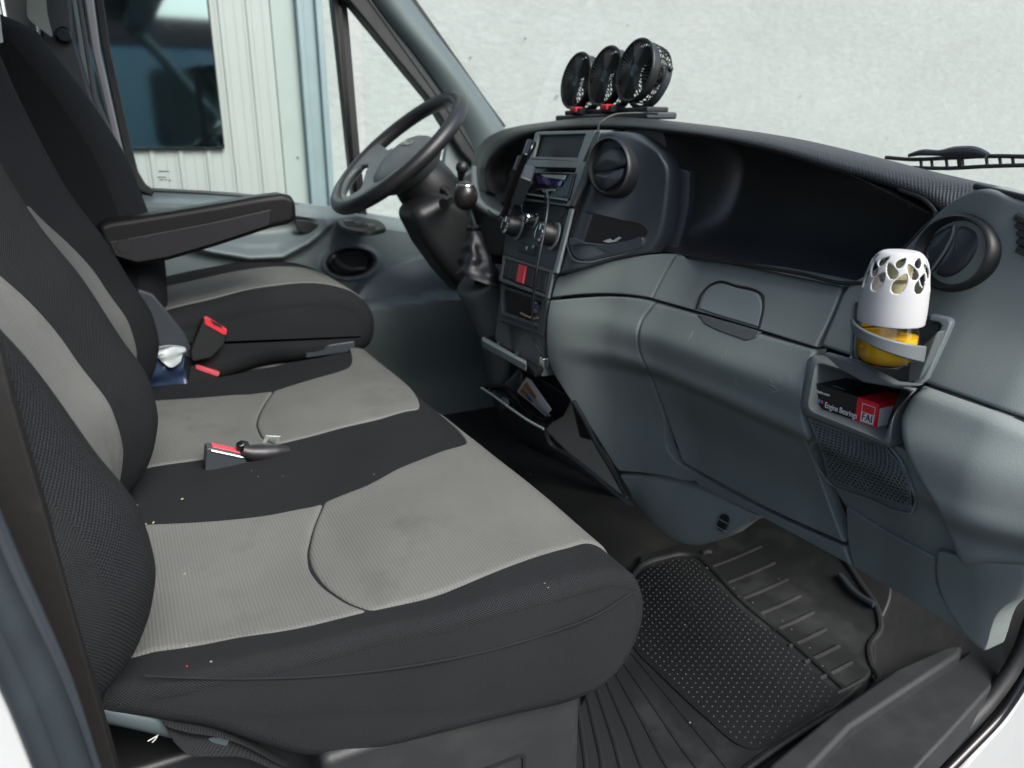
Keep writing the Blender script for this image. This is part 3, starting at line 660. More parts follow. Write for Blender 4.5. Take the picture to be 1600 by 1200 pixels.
bench = thing('passenger_bench', 'two-seat passenger bench in black and light grey fabric', 'seat', (0.2, 1.2, 0.0))
cu = Cushion(bench_prof, 0.662, 1.785, 0.019, bench_crown, 0.075)
cu.body('cushion', M_['fab_k'], bench)
def xy(pts):
    g = hit(np.array(pts, float), cu.F()); return g[:, 0], g[:, 1]
def line_a(pts):
    x, y = xy(pts); a = cu.a_of_x(x); o = np.argsort(a); return interp1(a[o], y[o])
a_back = cu.a_of_x(-0.09); a_end = cu.a_of_x(0.5) + 0.15
near_far = line_a([(212, 822), (290, 818), (370, 812), (440, 802), (505, 787), (565, 763), (625, 732), (680, 710), (725, 696), (762, 689)])
near_near = line_a([(240, 1019), (310, 1010), (385, 999), (480, 981), (580, 957), (700, 923), (760, 900), (825, 875), (880, 859), (925, 850)])
far_far = line_a([(242, 627), (330, 621), (400, 616), (428, 612), (480, 596), (540, 578), (600, 565)])
far_near = line_a([(243, 729), (322, 717), (390, 704), (455, 690), (550, 665), (650, 642), (690, 637)])
def groove(pts, lo, hi):
    x, y = xy(pts); a = cu.a_of_x(x)
    t = (y - lo(a)) / (hi(a) - lo(a)); o = np.argsort(t); t = t[o]; a = a[o]; t[0] = 0; t[-1] = 1
    return interp1(t, a)
gn = groove([(506, 787), (494, 815), (485, 845), (482, 870), (488, 895), (500, 912), (540, 942), (578, 957)], near_near, near_far)
gf = groove([(428, 613), (412, 635), (404, 652), (402, 668), (408, 682), (430, 695)], far_near, far_far)
for lo, hi, gr in ((near_near, near_far, gn), (far_near, far_far, gf)):
    k = lambda v: (lambda T: np.full(np.shape(T), v))
    cu.insert('seat_insert', k(a_back), lambda T, gr=gr: gr(T) - 0.0006, lo, hi, M_['fab_g'], bench)
    cu.insert('seat_insert', lambda T, gr=gr: gr(T) + 0.0006, k(a_end), lo, hi, M_['fab_g'], bench, puff=0.002)
# piping seam along the near edge and front
taperY = lambda x: 0.6605 + 0.075 * np.clip((0.45 - x) / 0.5, 0, 1.1)
sm_ = hit(np.array([(226, 1056), (330, 1060), (470, 1058), (620, 1044), (740, 1022), (850, 992), (940, 957), (984, 928)], float), lambda x, y, z: y - taperY(x))
mb = MB(); mb.tube(sm_, 0.0014, n=6, sm=60); mb.build('seam', M_['fab_m'], bench)
# backrest
bz = interp1([0.26, 0.34, 0.375, 0.415, 0.46, 0.51, 0.58, 0.67, 0.74, 0.79, 0.92, 1.02, 1.10], [-0.07, -0.040, -0.010, 0.008, 0.017, 0.012, -0.017, -0.053, -0.090, -0.110, -0.150, -0.175, -0.21])
def back_x(y, z):
    y = np.asarray(y, float)
    b = np.exp(-((y - 0.752) / 0.070)**2) + np.exp(-((y - 1.215) / 0.105)**2) + np.exp(-((y - 1.690) / 0.070)**2)
    return bz(z) - 0.062 + 0.062 * np.clip(b, 0, 1) + 0.030 * (y - 1.2) / 0.48
zs = np.linspace(0.27, 1.08, 80); rings = []
ysf = np.concatenate([[0.672, 0.674, 0.68, 0.69], np.linspace(0.70, 1.74, 84), [1.75, 1.76, 1.766, 1.768]])
for z in zs:
    xf = back_x(ysf, z); xf = xf - 0.030 * (1 - np.sqrt(1 - np.clip((0.702 - ysf) / 0.030, 0, 1)**2)) - 0.03 * (1 - np.sqrt(1 - np.clip((ysf - 1.738) / 0.030, 0, 1)**2))
    top = 0.06 * smooth(1.0, 1.08, z); xb = bz(z) - 0.16
    f = np.stack([xf - top, ysf, np.full_like(ysf, z)], -1); bk = np.stack([np.full(24, xb), np.linspace(1.768, 0.672, 24), np.full(24, z)], -1)
    rings.append(np.vstack([f, bk]))
G = np.array(rings)
U = np.concatenate([[0], np.cumsum(np.linalg.norm(np.diff(G[30], axis=0), axis=1))])
grid_mesh('backrest', G, M_['fab_k'], bench, uv=np.stack(np.meshgrid(U, zs), -1), closed_u=True, ang=75)
def back_insert(y0, y1, z0, z1, mat_, name='back_insert'):
    sv = params(40, 0.5, 0.01); su = params(30, 0.3, 0.01); Z, S = np.meshgrid(z0 + (z1 - z0) * sv, su, indexing='ij')
    y = y0(Z) + (y1(Z) - y0(Z)) * S; e = np.minimum(np.minimum(S, 1 - S) * (y1(Z) - y0(Z)), np.minimum(Z - z0, z1 - Z))
    w = np.clip(1 - e / 0.01, 0, 1); h = 0.0035 - 0.007 * (1 - np.sqrt(1 - w**2))
    grid_mesh(name, np.stack([back_x(y, Z) + h, y, Z], -1), mat_, bench, uv=np.stack([y, Z], -1), ang=75)
back_insert(interp1([0.3, 0.6, 0.75], [0.87, 0.86, 0.88]), interp1([0.3, 0.6, 0.75], [1.10, 1.10, 1.06]), 0.31, 0.73, M_['fab_g'])
back_insert(interp1([0.3, 0.6, 0.75], [1.36, 1.36, 1.40]), interp1([0.3, 0.6, 0.75], [1.62, 1.62, 1.57]), 0.31, 0.745, M_['fab_g'])
# coarse mesh gusset on the near bolster
sv = np.linspace(0.30, 0.78, 50); G = []
for z in sv:
    yy = np.linspace(0.690, 0.735, 12); xf = back_x(yy, z) - 0.030 * (1 - np.sqrt(1 - np.clip((0.702 - yy) / 0.030, 0, 1)**2)) + 0.0022 * np.sin(np.linspace(0, math.pi, 12))
    G.append(np.stack([xf, yy, np.full_like(yy, z)], -1))
grid_mesh('gusset', np.array(G), M_['fab_m'], bench, ang=75)
# rigid back shell facing the door
slab('side_board', [(-140, 330), (-60, 450), (0, 540), (20, 622), (60, 762), (100, 902), (150, 1082), (192, 1230), (158, 1230), (60, 985), (0, 828), (-150, 480)], PY(0.668), M_['board'], bench, (0, 1, 0), 0.02, bev=0.003)
slab('back_shell', [(-330, 330), (-140, 330), (-60, 450), (0, 828), (60, 985), (158, 1230), (-150, 1250), (-330, 600)], PY(0.672), M_['board'], bench, (0, 1, 0), 0.02, bev=0.003)
# frame tube, base panel, sagging cover edge
mb = MB(); mb.tube([P(u, v, Y=0.755) for u, v in ((150, 1104), (230, 1122), (330, 1147), (352, 1152))], 0.0130, n=14, sm=12); mb.build('frame_tube', M_['metal'], bench)
mb = MB(); mb.box((-0.12, 0.78, 0.0), (0.20, 1.70, 0.20)); mb.build('under_box', M_['black'], bench, bev=0.01)
mb = MB(); mb.box((0.12, 0.700, 0.0), (0.460, 1.72, 0.202)); mb.build('base_panel', M_['sill'], bench, bev=0.012, seg=3)
M = FR((0.30, 0.6992, 0.06), (1, 0, 0), (0, 0, 1)); mb = MB(); mb.frame(rrect(-0.075, -0.05, 0.075, 0.045, 0.008), rrect(-0.071, -0.046, 0.071, 0.041, 0.006), 0.002, M); mb.build('hatch_line', M_['black'], bench)
fl = [[(252, 1126), (300, 1135), (350, 1149), (400, 1169), (450, 1196)], [(260, 1140), (295, 1156), (340, 1166), (395, 1178), (450, 1202)], [(268, 1152), (292, 1173), (330, 1180), (385, 1184), (450, 1208)]]
patch('cover_flap', fl, PY(0.735), M_['fab_k'], bench, nu=60, nv=16, er=0.004, into=(0, 1, 0), depth=0.01,
      off=lambda G: G + np.array([0, -1, 0]) * (0.007 * np.sin(np.linspace(0, 3.0 * math.pi, G.shape[0]))[:, None] * np.sin(np.linspace(0.1, 3.0, G.shape[1]))[None] + 0.004 * np.sin(np.linspace(0, 9, G.shape[1]))[None])[..., None])

# driver's seat
ds = thing('driver_seat', 'black driver seat with grey cushion stripe and folded-down armrest', 'seat', (0.25, 2.0, 0.0))
dprof = [(0.0, 0.33), (-0.02, 0.45), (0.06, 0.482), (0.16, 0.500), (0.28, 0.516), (0.38, 0.520), (0.45, 0.510), (0.505, 0.485), (0.540, 0.445), (0.546, 0.395), (0.53, 0.355), (0.48, 0.338), (0.30, 0.336)]
dc = Cushion(dprof, 1.80, 2.27, 0.045, lambda x, y: 0.012 * np.exp(-((np.asarray(y) - 2.2) / 0.06)**2) * (1 - smooth(0.25, 0.42, np.asarray(x, float))) - 0.01 * np.exp(-((np.asarray(y, float) - 1.98) / 0.09)**2) * (1 - smooth(0.15, 0.30, np.asarray(x, float))))
dc.body('cushion', M_['fab_k'], ds)
k = lambda v: (lambda T: np.full(np.shape(T), v))
dc.insert('seat_insert', k(dc.a_of_x(0.0)), k(dc.a_of_x(0.53)), lambda a: np.full(np.shape(a), 1.862), lambda a: np.full(np.shape(a), 2.12), M_['fab_g'], ds)
dz = interp1([0.40, 0.5, 0.6, 0.687, 0.80, 0.926, 1.023, 1.09, 1.13], [0.03, 0.085, 0.09, 0.072, 0.047, -0.008, -0.065, -0.105, -0.15])
zs = np.linspace(0.42, 1.10, 60); rings = []
for z in zs:
    yy = np.concatenate([[1.842, 1.845, 1.852, 1.862], np.linspace(1.875, 2.235, 40), [2.248, 2.258, 2.265, 2.268]])
    xf = dz(z) - 0.035 + 0.035 * np.clip(np.exp(-((yy - 1.91) / 0.05)**2) + np.exp(-((yy - 2.2) / 0.05)**2), 0, 1) - 0.03 * (1 - np.sqrt(1 - np.clip((1.872 - yy) / 0.03, 0, 1)**2)) - 0.05 * smooth(1.0, 1.1, z) * 0 - 0.03 * (1 - np.sqrt(1 - np.clip((yy - 2.238) / 0.03, 0, 1)**2)) - 0.06 * smooth(1.05, 1.10, z)
    rings.append(np.vstack([np.stack([xf, yy, np.full_like(yy, z)], -1), np.stack([np.full(16, dz(z) - 0.15), np.linspace(2.268, 1.842, 16), np.full(16, z)], -1)]))
G = np.array(rings); U = np.concatenate([[0], np.cumsum(np.linalg.norm(np.diff(G[20], axis=0), axis=1))])
grid_mesh('backrest', G, M_['fab_k'], ds, uv=np.stack(np.meshgrid(U, zs), -1), closed_u=True, ang=75)
mb = MB(); mb.box((-0.19, 1.93, 1.14), (-0.10, 2.18, 1.32)); mb.build('headrest', M_['fab_k'], ds, bev=0.035, seg=4)
mb = MB(); mb.tube([(-0.15, 1.99, 1.05), (-0.15, 1.99, 1.16)], 0.006); mb.build('headrest_post', M_['chrome'], ds)
mb = MB(); mb.tube([(-0.15, 2.12, 1.05), (-0.15, 2.12, 1.16)], 0.006); mb.build('headrest_post', M_['chrome'], ds)
# base box and runner
mb = MB(); mb.box((-0.02, 1.83, 0.0), (0.47, 2.25, 0.34)); mb.build('base_box', M_['black'], ds, bev=0.012)
mb = MB(); mb.tube([P(u, v, Y=1.81) for u, v in ((300, 562), (330, 556), (440, 545), (556, 531))], 0.006, n=8); mb.build('runner', M_['metal'], ds)
slab('runner_cover', [(478, 544), (554, 533), (556, 549), (478, 560)], PY(1.80), M_['pod'], ds, (0, 1, 0), 0.03, bev=0.003)
mb = MB(); q = P(562, 556, Y=1.80); mb.sphere(q, 0.007, n=10); mb.build('adjuster_knob', M_['silver'], ds)
slab('side_shield', [(215, 452), (238, 460), (262, 488), (288, 520), (300, 545), (300, 562), (262, 548), (215, 540)], PY(1.795), M_['pod'], ds, (0, 1, 0), 0.02, bev=0.004)
# armrest
arm = slab('armrest', [(150, 352), (172, 345), (225, 337), (330, 320), (405, 307), (440, 303), (455, 306), (463, 314), (464, 340), (457, 350), (425, 357), (340, 385), (262, 408), (215, 416), (165, 400)], PY(1.775), M_['brownlea'], ds, (0, 1, 0), 0.075, bev=0.014, seg=4)
slab('armrest_plate', [(170, 378), (225, 368), (330, 348), (424, 327), (421, 352), (340, 379), (262, 402), (215, 410), (180, 400)], PY(1.7725), M_['leather'], arm, (0, 1, 0), 0.006, bev=0.002)
q = P(194, 384, Y=1.772); mb = MB(); mb.lathe([(0.0, -0.001), (0.014, -0.001), (0.016, 0.004)], FR(q, (1, 0, 0), (0, 0, 1)) @ Matrix.Rotation(math.pi, 4, 'X'), n=20); mb.build('pivot_cap', M_['black'], arm)

# ---------------------------------------------------------------- dashboard
dash = thing('dashboard', 'grey and black dashboard running the width of the cab', 'dashboard', (0.95, 1.3, 0.3))
DT = table([0.36, 0.44, 0.50, 0.60, 0.75, 1.00, 1.12, 1.25, 1.50, 1.70], [0.2, 0.27, 0.34, 0.42, 0.44, 0.472, 0.5, 0.535, 0.565, 0.6, 0.665, 0.76, 0.87, 0.95],
 [[0.89, 0.853, 0.851, 0.875, 0.895, 0.9, 0.87, 0.79, 0.8, 0.8],
  [0.885, 0.848, 0.846, 0.87, 0.892, 0.898, 0.86, 0.765, 0.78, 0.8],
  [0.87, 0.833, 0.831, 0.855, 0.885, 0.89, 0.845, 0.745, 0.76, 0.8],
  [0.84, 0.803, 0.801, 0.825, 0.852, 0.855, 0.815, 0.722, 0.75, 0.79],
  [0.836, 0.799, 0.797, 0.817, 0.844, 0.847, 0.807, 0.714, 0.742, 0.782],
  [0.804, 0.767, 0.765, 0.789, 0.793, 0.795, 0.771, 0.707, 0.753, 0.793],
  [0.801, 0.764, 0.762, 0.786, 0.79, 0.792, 0.768, 0.704, 0.75, 0.79],
  [0.803, 0.766, 0.764, 0.788, 0.788, 0.79, 0.768, 0.706, 0.75, 0.79],
  [0.817, 0.78, 0.778, 0.802, 0.808, 0.81, 0.782, 0.715, 0.755, 0.79],
  [0.833, 0.796, 0.794, 0.818, 0.832, 0.838, 0.79, 0.73, 0.765, 0.79],
  [0.863, 0.826, 0.824, 0.848, 0.868, 0.87, 0.81, 0.755, 0.785, 0.8],
  [0.877, 0.84, 0.838, 0.862, 0.872, 0.87, 0.83, 0.788, 0.82, 0.83],
  [0.885, 0.848, 0.846, 0.87, 0.872, 0.868, 0.845, 0.815, 0.85, 0.86],
  [0.915, 0.878, 0.876, 0.9, 0.9, 0.89, 0.87, 0.84, 0.87, 0.88]])
FD = lambda x, y, z: x - DT(y, z)
def FDo(d): return lambda x, y, z: x - DT(y, z) - d
into = (1, 0, 0)
# dark carrier behind all panels
ys = np.linspace(0.42, 1.24, 50); zs = np.linspace(0.27, 0.655, 36); Yg, Zg = np.meshgrid(ys, zs)
zlow = 0.27 + 0.0 * Yg
cmask = ~((Yg[:-1, :-1] > 0.56) & (Yg[:-1, :-1] < 0.775) & (Zg[:-1, :-1] > 0.44) & (Zg[:-1, :-1] < 0.60)) & ~((Yg[:-1, :-1] < 0.585) & (Zg[:-1, :-1] < 0.36))
grid_mesh('carrier', np.stack([DT(Yg.ravel(), Zg.ravel()).reshape(Yg.shape) + 0.022, Yg, Zg], -1), M_['black'], dash, mask=cmask)
kw = dict(parent=dash, into=into, depth=0.022)
patch('trim_panel', [[(870, 433), (905, 422), (960, 407), (1015, 398), (1053, 398)], [(865, 450), (905, 441), (955, 431), (1010, 427), (1037, 428)], [(861, 465), (905, 460), (955, 459), (1000, 463), (1017, 466)]], FD, M_['grey'], er=0.0032, **kw)
patch('trim_panel', [[(1056, 399), (1150, 411), (1250, 427), (1318, 441)], [(1038, 429), (1110, 445), (1210, 466), (1300, 487)], [(1019, 467), (1090, 487), (1190, 517), (1273, 543)]], FD, M_['grey'], er=0.0032, nu=50, **kw)
patch('knee_panel', [[(859, 470), (905, 466), (955, 464), (1000, 468), (1020, 473)], [(854, 505), (890, 505), (935, 504), (980, 504), (999, 503)], [(856, 560), (890, 556), (935, 550), (975, 545), (996, 542)], [(884, 615), (925, 610), (965, 604), (1000, 596), (1016, 592)],
     [(922, 668), (950, 668), (985, 664), (1020, 655), (1036, 648)], [(964, 733), (985, 734), (1015, 736), (1045, 731), (1062, 725)], [(968, 736), (1000, 738), (1040, 744), (1080, 752), (1106, 750)]], FD, M_['grey'], er=0.0032, nu=30, nv=50, **kw)
patch('glovebox_lid', [[(1023, 475), (1090, 494), (1180, 522), (1271, 548)], [(1003, 503), (1070, 522), (1160, 553), (1256, 588)], [(998, 540), (1070, 566), (1160, 602), (1251, 634)], [(1020, 594), (1085, 620), (1170, 656), (1263, 690)], [(1040, 648), (1100, 680), (1180, 720), (1285, 760)], [(1066, 722), (1130, 758), (1215, 802), (1318, 848)]], FDo(-0.002), M_['grey'], er=0.0038, nu=60, nv=50, **kw)
patch('lower_rail', [[(1068, 730), (1105, 750), (1130, 764), (1215, 808), (1318, 854)], [(1095, 762), (1130, 779), (1180, 803), (1260, 846), (1330, 885)]], FDo(0.001), M_['grey'], er=0.004, nu=40, nv=10, **kw)
patch('lower_rail', [[(1321, 790), (1370, 822), (1420, 850), (1462, 872)], [(1323, 835), (1370, 860), (1420, 888), (1462, 912)], [(1332, 886), (1390, 920), (1450, 955), (1512, 995)]], FDo(0.001), M_['grey'], er=0.004, nu=30, nv=16, **kw)
# grey side field between lid and end panel (carries the speaker grille)
patch('speaker_panel', [[(1258, 640), (1320, 664), (1386, 692), (1440, 712)], [(1275, 690), (1350, 715), (1422, 742), (1475, 762)], [(1298, 752), (1360, 780), (1440, 808), (1500, 830)], [(1320, 790), (1390, 832), (1470, 876), (1510, 898)]], FDo(0.006), M_['grey'], er=0.003, nu=30, nv=24, **kw)
# knee bulge low beside the bin with its lashing slot
patch('knee_bulge', [[(966, 742), (1000, 744), (1040, 750), (1080, 760), (1130, 782), (1186, 806)], [(980, 765), (1010, 772), (1050, 782), (1090, 790), (1130, 798), (1180, 812)], [(1000, 800), (1030, 812), (1060, 822), (1090, 826), (1130, 822), (1165, 818)], [(1040, 836), (1055, 846), (1072, 852), (1090, 853), (1115, 846), (1140, 836)]],
      lambda x, y, z: x - (DT(y, z) + 0.010 - 0.10 * np.exp(-((y - 1.02) / 0.14)**2) * smooth(0.31, 0.10, z) + 0.07 * smooth(0.22, 0.05, z)), M_['grey'], er=0.006, nu=40, nv=24, **kw)
for u, v in ((1133, 817),):
    q = hit(np.array([(u, v)], float), lambda x, y, z: x - (DT(y, z) + 0.006 - 0.10 * np.exp(-((y - 1.02) / 0.14)**2) * smooth(0.31, 0.10, z) + 0.07 * smooth(0.22, 0.05, z)))[0]
    Ms = FR(q + np.array([-0.003, 0, 0]), (0.1, -1, 0), (0.35, 0, 1))
    mb = MB(); mb.prism(rrect(-0.0095, -0.014, 0.0095, 0.016, 0.009, 6), 0.004, Ms); sl = mb.build('lashing_slot', M_['black'], dash)
    for yb in (-0.011, 0.003):
        mb = MB(); mb.box((-0.012, yb, 0.003), (0.012, yb + 0.0018, 0.0055), Ms); mb.build('slot_bar', M_['grey2'], sl)
# glovebox release flap
FL = FDo(-0.0035)
patch('glovebox_catch', [[(1106, 450), (1121, 444), (1150, 450), (1182, 458)], [(1098, 462), (1120, 459), (1155, 467), (1190, 476)], [(1091, 482), (1120, 492), (1150, 501), (1184, 511)]], FL, M_['grey2'], dash, nu=24, nv=14, er=0.003, depth=0.012)
cg = hit(np.array([(1088, 483), (1097, 459), (1108, 447), (1121, 441), (1150, 447), (1184, 456), (1192, 462), (1193, 475), (1186, 513)], float), FDo(-0.0005)); mb = MB(); mb.tube(cg, 0.0022, n=6, sm=40); mb.build('catch_gap', M_['black'], dash)
slab('finger_recess_shade', [(1090, 491), (1120, 500), (1150, 508), (1186, 519), (1180, 528), (1165, 532), (1120, 516), (1100, 506)], FDo(-0.0045), M_['greydk'], dash, depth=0.008, bev=0.002)  # recess shading put into colour: a darker plate, the lid is not hollowed

# ---- deep open tray with black liner
zlip = interp1([0.55, 0.60, 0.66, 0.75, 0.88, 1.0, 1.12, 1.3], [0.765, 0.775, 0.795, 0.822, 0.848, 0.862, 0.868, 0.87])
ys = np.concatenate([np.linspace(0.602, 0.68, 16), np.linspace(0.70, 1.06, 24), np.linspace(1.07, 1.135, 14)])
prof = []
for y in ys:
    e = np.clip(min(1.0, max(0.0, (y - 0.60) / 0.06)), 0, 1); f = np.clip((1.13 - y) / 0.05, 0, 1); dpt = math.sqrt(max(0, 1 - (1 - e)**2)) * math.sqrt(max(0, 1 - (1 - f)**2)) if True else 1
    zl = float(zlip(y)); z0 = float(min(0.664 + 0.10 * smooth(0.68, 0.595, y), zl - 0.03)); xb = 0.864; D = 0.155 * max(dpt, 0.12); kz = min(1.0, (zl - z0) / 0.16)
    pr = [(xb - 0.004, zl - 0.004), (xb + 0.35 * D, zl - 0.004), (xb + 0.8 * D, zl - 0.015 * kz), (xb + D, zl - 0.05 * kz), (xb + D * 0.98, z0 + 0.085 * kz), (xb + D * 0.80, z0 + 0.035 * kz), (xb + D * 0.45, z0 + 0.012 * kz), (xb + 0.1 * D, z0 + 0.002), (xb - 0.002, z0)]
    q = spline(pr, 40); prof.append(np.stack([q[:, 0], np.full(40, y), q[:, 1]], -1))
grid_mesh('storage_tray', np.array(prof), mat('tray_liner', (0.046, 0.048, 0.051), 0.36, bump=GRAIN, var=(6, 0.1)), dash, ang=80)
# inner curved web at the tray's console end
patch('tray_web', [[(1041, 262), (1060, 262), (1078, 268)], [(1040, 320), (1058, 322), (1075, 325)], [(1030, 372), (1046, 376), (1062, 378)], [(1017, 396), (1036, 397), (1056, 398)]], lambda x, y, z: x - (0.862 + 0.9 * (1.13 - y) * (y < 1.13)), M_['pod'], dash, nu=12, nv=20, er=0.003, depth=0.01)
mb = MB(); mb.tube(hit(np.array([(1056, 400), (1150, 411.5), (1250, 427.5), (1330, 443), (1355, 441), (1372, 432), (1400, 402), (1440, 360), (1463, 333), (1452, 318), (1405, 296)], float), PX(0.862)), 0.0028, n=8, sm=70); mb.build('tray_rim', M_['black'], dash)
q = P(1423, 321, X=0.90); mb = MB(); mb.sphere(q, 0.004, n=10, sz=(1, 1, 0.7)); mb.build('rubber_stop', M_['greydk'], dash)

# ---- textured top cover, from the windscreen over the ridge to the lip
rid = [(741, 268), (741, 250), (748, 232), (762, 215), (782, 204), (815, 196), (850, 191), (895, 186), (935, 183), (990, 184), (1050, 190), (1120, 199), (1200, 212), (1300, 236), (1400, 262), (1460, 276), (1522, 290), (1570, 303)]
lip = [(768, 300), (762, 272), (768, 250), (782, 232), (806, 216), (830, 208), (858, 203), (900, 199), (940, 198), (995, 200), (1050, 206), (1120, 216), (1200, 234), (1300, 264), (1395, 292), (1440, 310), (1466, 328), (1496, 352)]
n = 110
R0 = spline(rid, n); L0 = spline(lip, n); 
xr = np.interp(np.linspace(0, 1, n), [0, .08, .2, .35, .6, 1], [0.90, 0.90, 0.91, 0.905, 0.91, 0.905]); xl = np.interp(np.linspace(0, 1, n), [0, .08, .2, .35, .5, .6, 1], [0.86, .86, .855, .845, .85, 0.858, 0.862])
def unp(R, xs):
    r = rays(R); t = xs / r[:, 0]; return r * t[:, None] + np.array([0, 0, ZC])
A = unp(R0, xr); B = unp(L0, xl)
rows = []
for k, (dx, dz_) in enumerate([(0.34, -0.07), (0.22, -0.035), (0.12, -0.014), (0.05, -0.003)]):
    q = A.copy(); q[:, 0] += dx; q[:, 2] += dz_ * np.ones(n); rows.append(q)
mid = (A * 0.55 + B * 0.45); mid[:, 0] -= 0.008; mid[:, 2] += 0.004
mid2 = (A * 0.22 + B * 0.78); mid2[:, 0] -= 0.009; mid2[:, 2] += 0.002
lipb = B.copy(); lipb[:, 0] += 0.006; lipb[:, 2] -= 0.003
lipc = B.copy(); lipc[:, 0] += 0.05; lipc[:, 2] -= 0.002
rows += [A, mid, mid2, B, lipb, lipc]
st_ = np.array(rows); fine = np.stack([spline(st_[:, i], 60) for i in range(n)], 1)
grid_mesh('top_cover', fine, M_['carbon'], dash, ang=80)
# instrument hood: inner shroud, cluster lens
sh = [[(768, 300), (762, 272), (768, 250), (782, 232), (806, 216), (832, 208)], [(774, 306), (772, 285), (780, 262), (795, 246), (815, 236), (836, 232)], [(782, 312), (776, 290), (783, 268), (794, 254), (808, 247), (824, 246)]]
g1 = [unp(spline(r, 30), np.full(30, x)) for r, x in zip(sh, (0.862, 0.92, 0.965))]
grid_mesh('instrument_hood', np.stack([spline(np.array(g1)[:, i], 14) for i in range(30)], 1), M_['pod'], dash, skirt=(0.02, 0, 0))
slab('instrument_lens', [(758, 300), (762, 272), (775, 255), (792, 246), (808, 244), (822, 250), (815, 300), (795, 330), (772, 328), (760, 318)], planeF((0.962, 1.90, 0.77), (-0.95, -0.295, 0.11)), mat('gauge_lens', (0.80, 0.84, 0.82), 0.35, metal=0.8, var=(14, 0.08)), dash, depth=0.008, bev=0.002)
slab('warning_lamp', [(770, 299), (777, 298), (777, 303), (770, 304)], planeF((0.956, 1.90, 0.77), (-0.95, -0.295, 0.11)), mat('dull_red_lamp', (0.14, 0.03, 0.04), 0.4), dash, depth=0.004, bev=0.001)
mb = MB(); mb.tube(unp(np.array([(741, 262), (742, 290), (744, 310), (752, 322), (764, 331), (785, 340), (800, 345)], float), np.array([.86, .84, .825, .815, .80, .78, .77])), [0.007, 0.010, 0.012, 0.011, 0.010, 0.008, 0.006], n=12, sm=30); mb.build('cluster_surround', M_['silver'], dash)
slab('lower_cowl', [(742, 300), (760, 322), (800, 340), (798, 372), (780, 400), (745, 396), (700, 372), (690, 340), (715, 300)], PX(0.83), M_['greydk'], dash, depth=0.05, bev=0.006)
slab('far_end_trim', [(742, 262), (760, 262), (764, 320), (740, 322), (700, 300), (700, 280), (735, 268)], PX(0.885), M_['grey2'], dash, depth=0.05, bev=0.01, seg=3)

# ---- vent pod right of the console
DP = lambda d: (lambda x, y, z: x - (DT(y, z) - 0.006 - 0.018 * np.exp(-((y - 1.19) / 0.035)**2) + d))
patch('vent_pod', [[(937, 206), (960, 206), (985, 211), (1010, 224), (1028, 238)], [(926, 245), (955, 245), (985, 246), (1015, 250), (1041, 262)], [(912, 298), (945, 302), (980, 306), (1012, 310), (1040, 318)], [(893, 362), (925, 366), (960, 368), (1000, 370), (1030, 370)], [(871, 430), (905, 420), (950, 408), (985, 401), (1014, 395)]], DP(0), M_['pod'], er=0.006, nu=40, nv=50, **kw)
def pix_ring(c, ax, n=48):
    """ellipse with half-axes (a vectors) in the picture"""
    return [(c[0] + ax[0] * math.cos(t) + ax[2] * math.sin(t), c[1] + ax[1] * math.cos(t) + ax[3] * math.sin(t)) for t in np.linspace(0, 2 * math.pi, n, endpoint=False)]
def round_vent(c, ax, F, n_, lift, wide, flaps, mats, bulge=0.006):
    """round swivel vent: ring, dark dish and two flaps, all built flat on the vent's own plane"""
    o = hit(np.array([c], float), F)[0]
    if n_ is None:
        q4 = hit(np.array([(c[0] - 45, c[1]), (c[0] + 45, c[1]), (c[0], c[1] - 45), (c[0], c[1] + 45)], float), F); n_ = np.cross(q4[1] - q4[0], q4[2] - q4[3])
        if n_[0] > 0: n_ = -n_
    n_ = Vector(n_).normalized(); o = Vector(o) + n_ * lift
    Mv = FR(o, Vector((0, -1, 0)) - n_ * Vector((0, -1, 0)).dot(n_), n_.cross(Vector((0, -1, 0))))
    L = np.array(locs(Mv, pix_ring(c, ax, 56)))
    rings = []
    for k_, z in ((1.02, -0.03), (1.02, -0.006), (1.0, 0.0), (0.97, 0.003), (0.92, 0.004), (1 - wide * 0.6, 0.002), (1 - wide, -0.003), (1 - wide * 1.15, -0.010), (0.55, -0.013), (0.02, -0.014)):
        rings.append([tuple(Mv @ Vector((p[0] * k_, p[1] * k_, z))) for p in L])
    v_ = grid_mesh('air_vent', np.array(rings), mats[0], dash, closed_u=True, ang=70)
    for fl, z, m_ in flaps:
        q = spline(np.array(locs(Mv, fl)), 41, closed=True)[:-1]; cc = q.mean(0); rr_ = []
        for k_, dz_ in ((1.0, -0.012), (1.0, 0.0), (0.95, 0.0018), (0.8, 0.0035), (0.5, 0.0035 + bulge * .6), (0.02, 0.0035 + bulge)):
            rr_.append([tuple(Mv @ Vector((cc[0] + (p[0] - cc[0]) * k_, cc[1] + (p[1] - cc[1]) * k_, z + dz_))) for p in q])
        grid_mesh('vent_flap', np.array(rr_), m_, v_, closed_u=True, ang=70)
    return v_, Mv
vent, Mv1 = round_vent((952, 260), (30, -20, -14, -42), DP(0), (-0.93, -0.30, 0.22), 0.008, 0.11,
    [([(926, 264), (931, 247), (945, 233), (962, 229), (974, 238), (975, 255), (962, 261), (945, 266), (933, 267)], -0.006, M_['pod']), ([(926, 272), (940, 273), (956, 269), (972, 262), (968, 277), (956, 288), (943, 295), (931, 290)], -0.006, M_['pod'])], (M_['black'], M_['pod']))
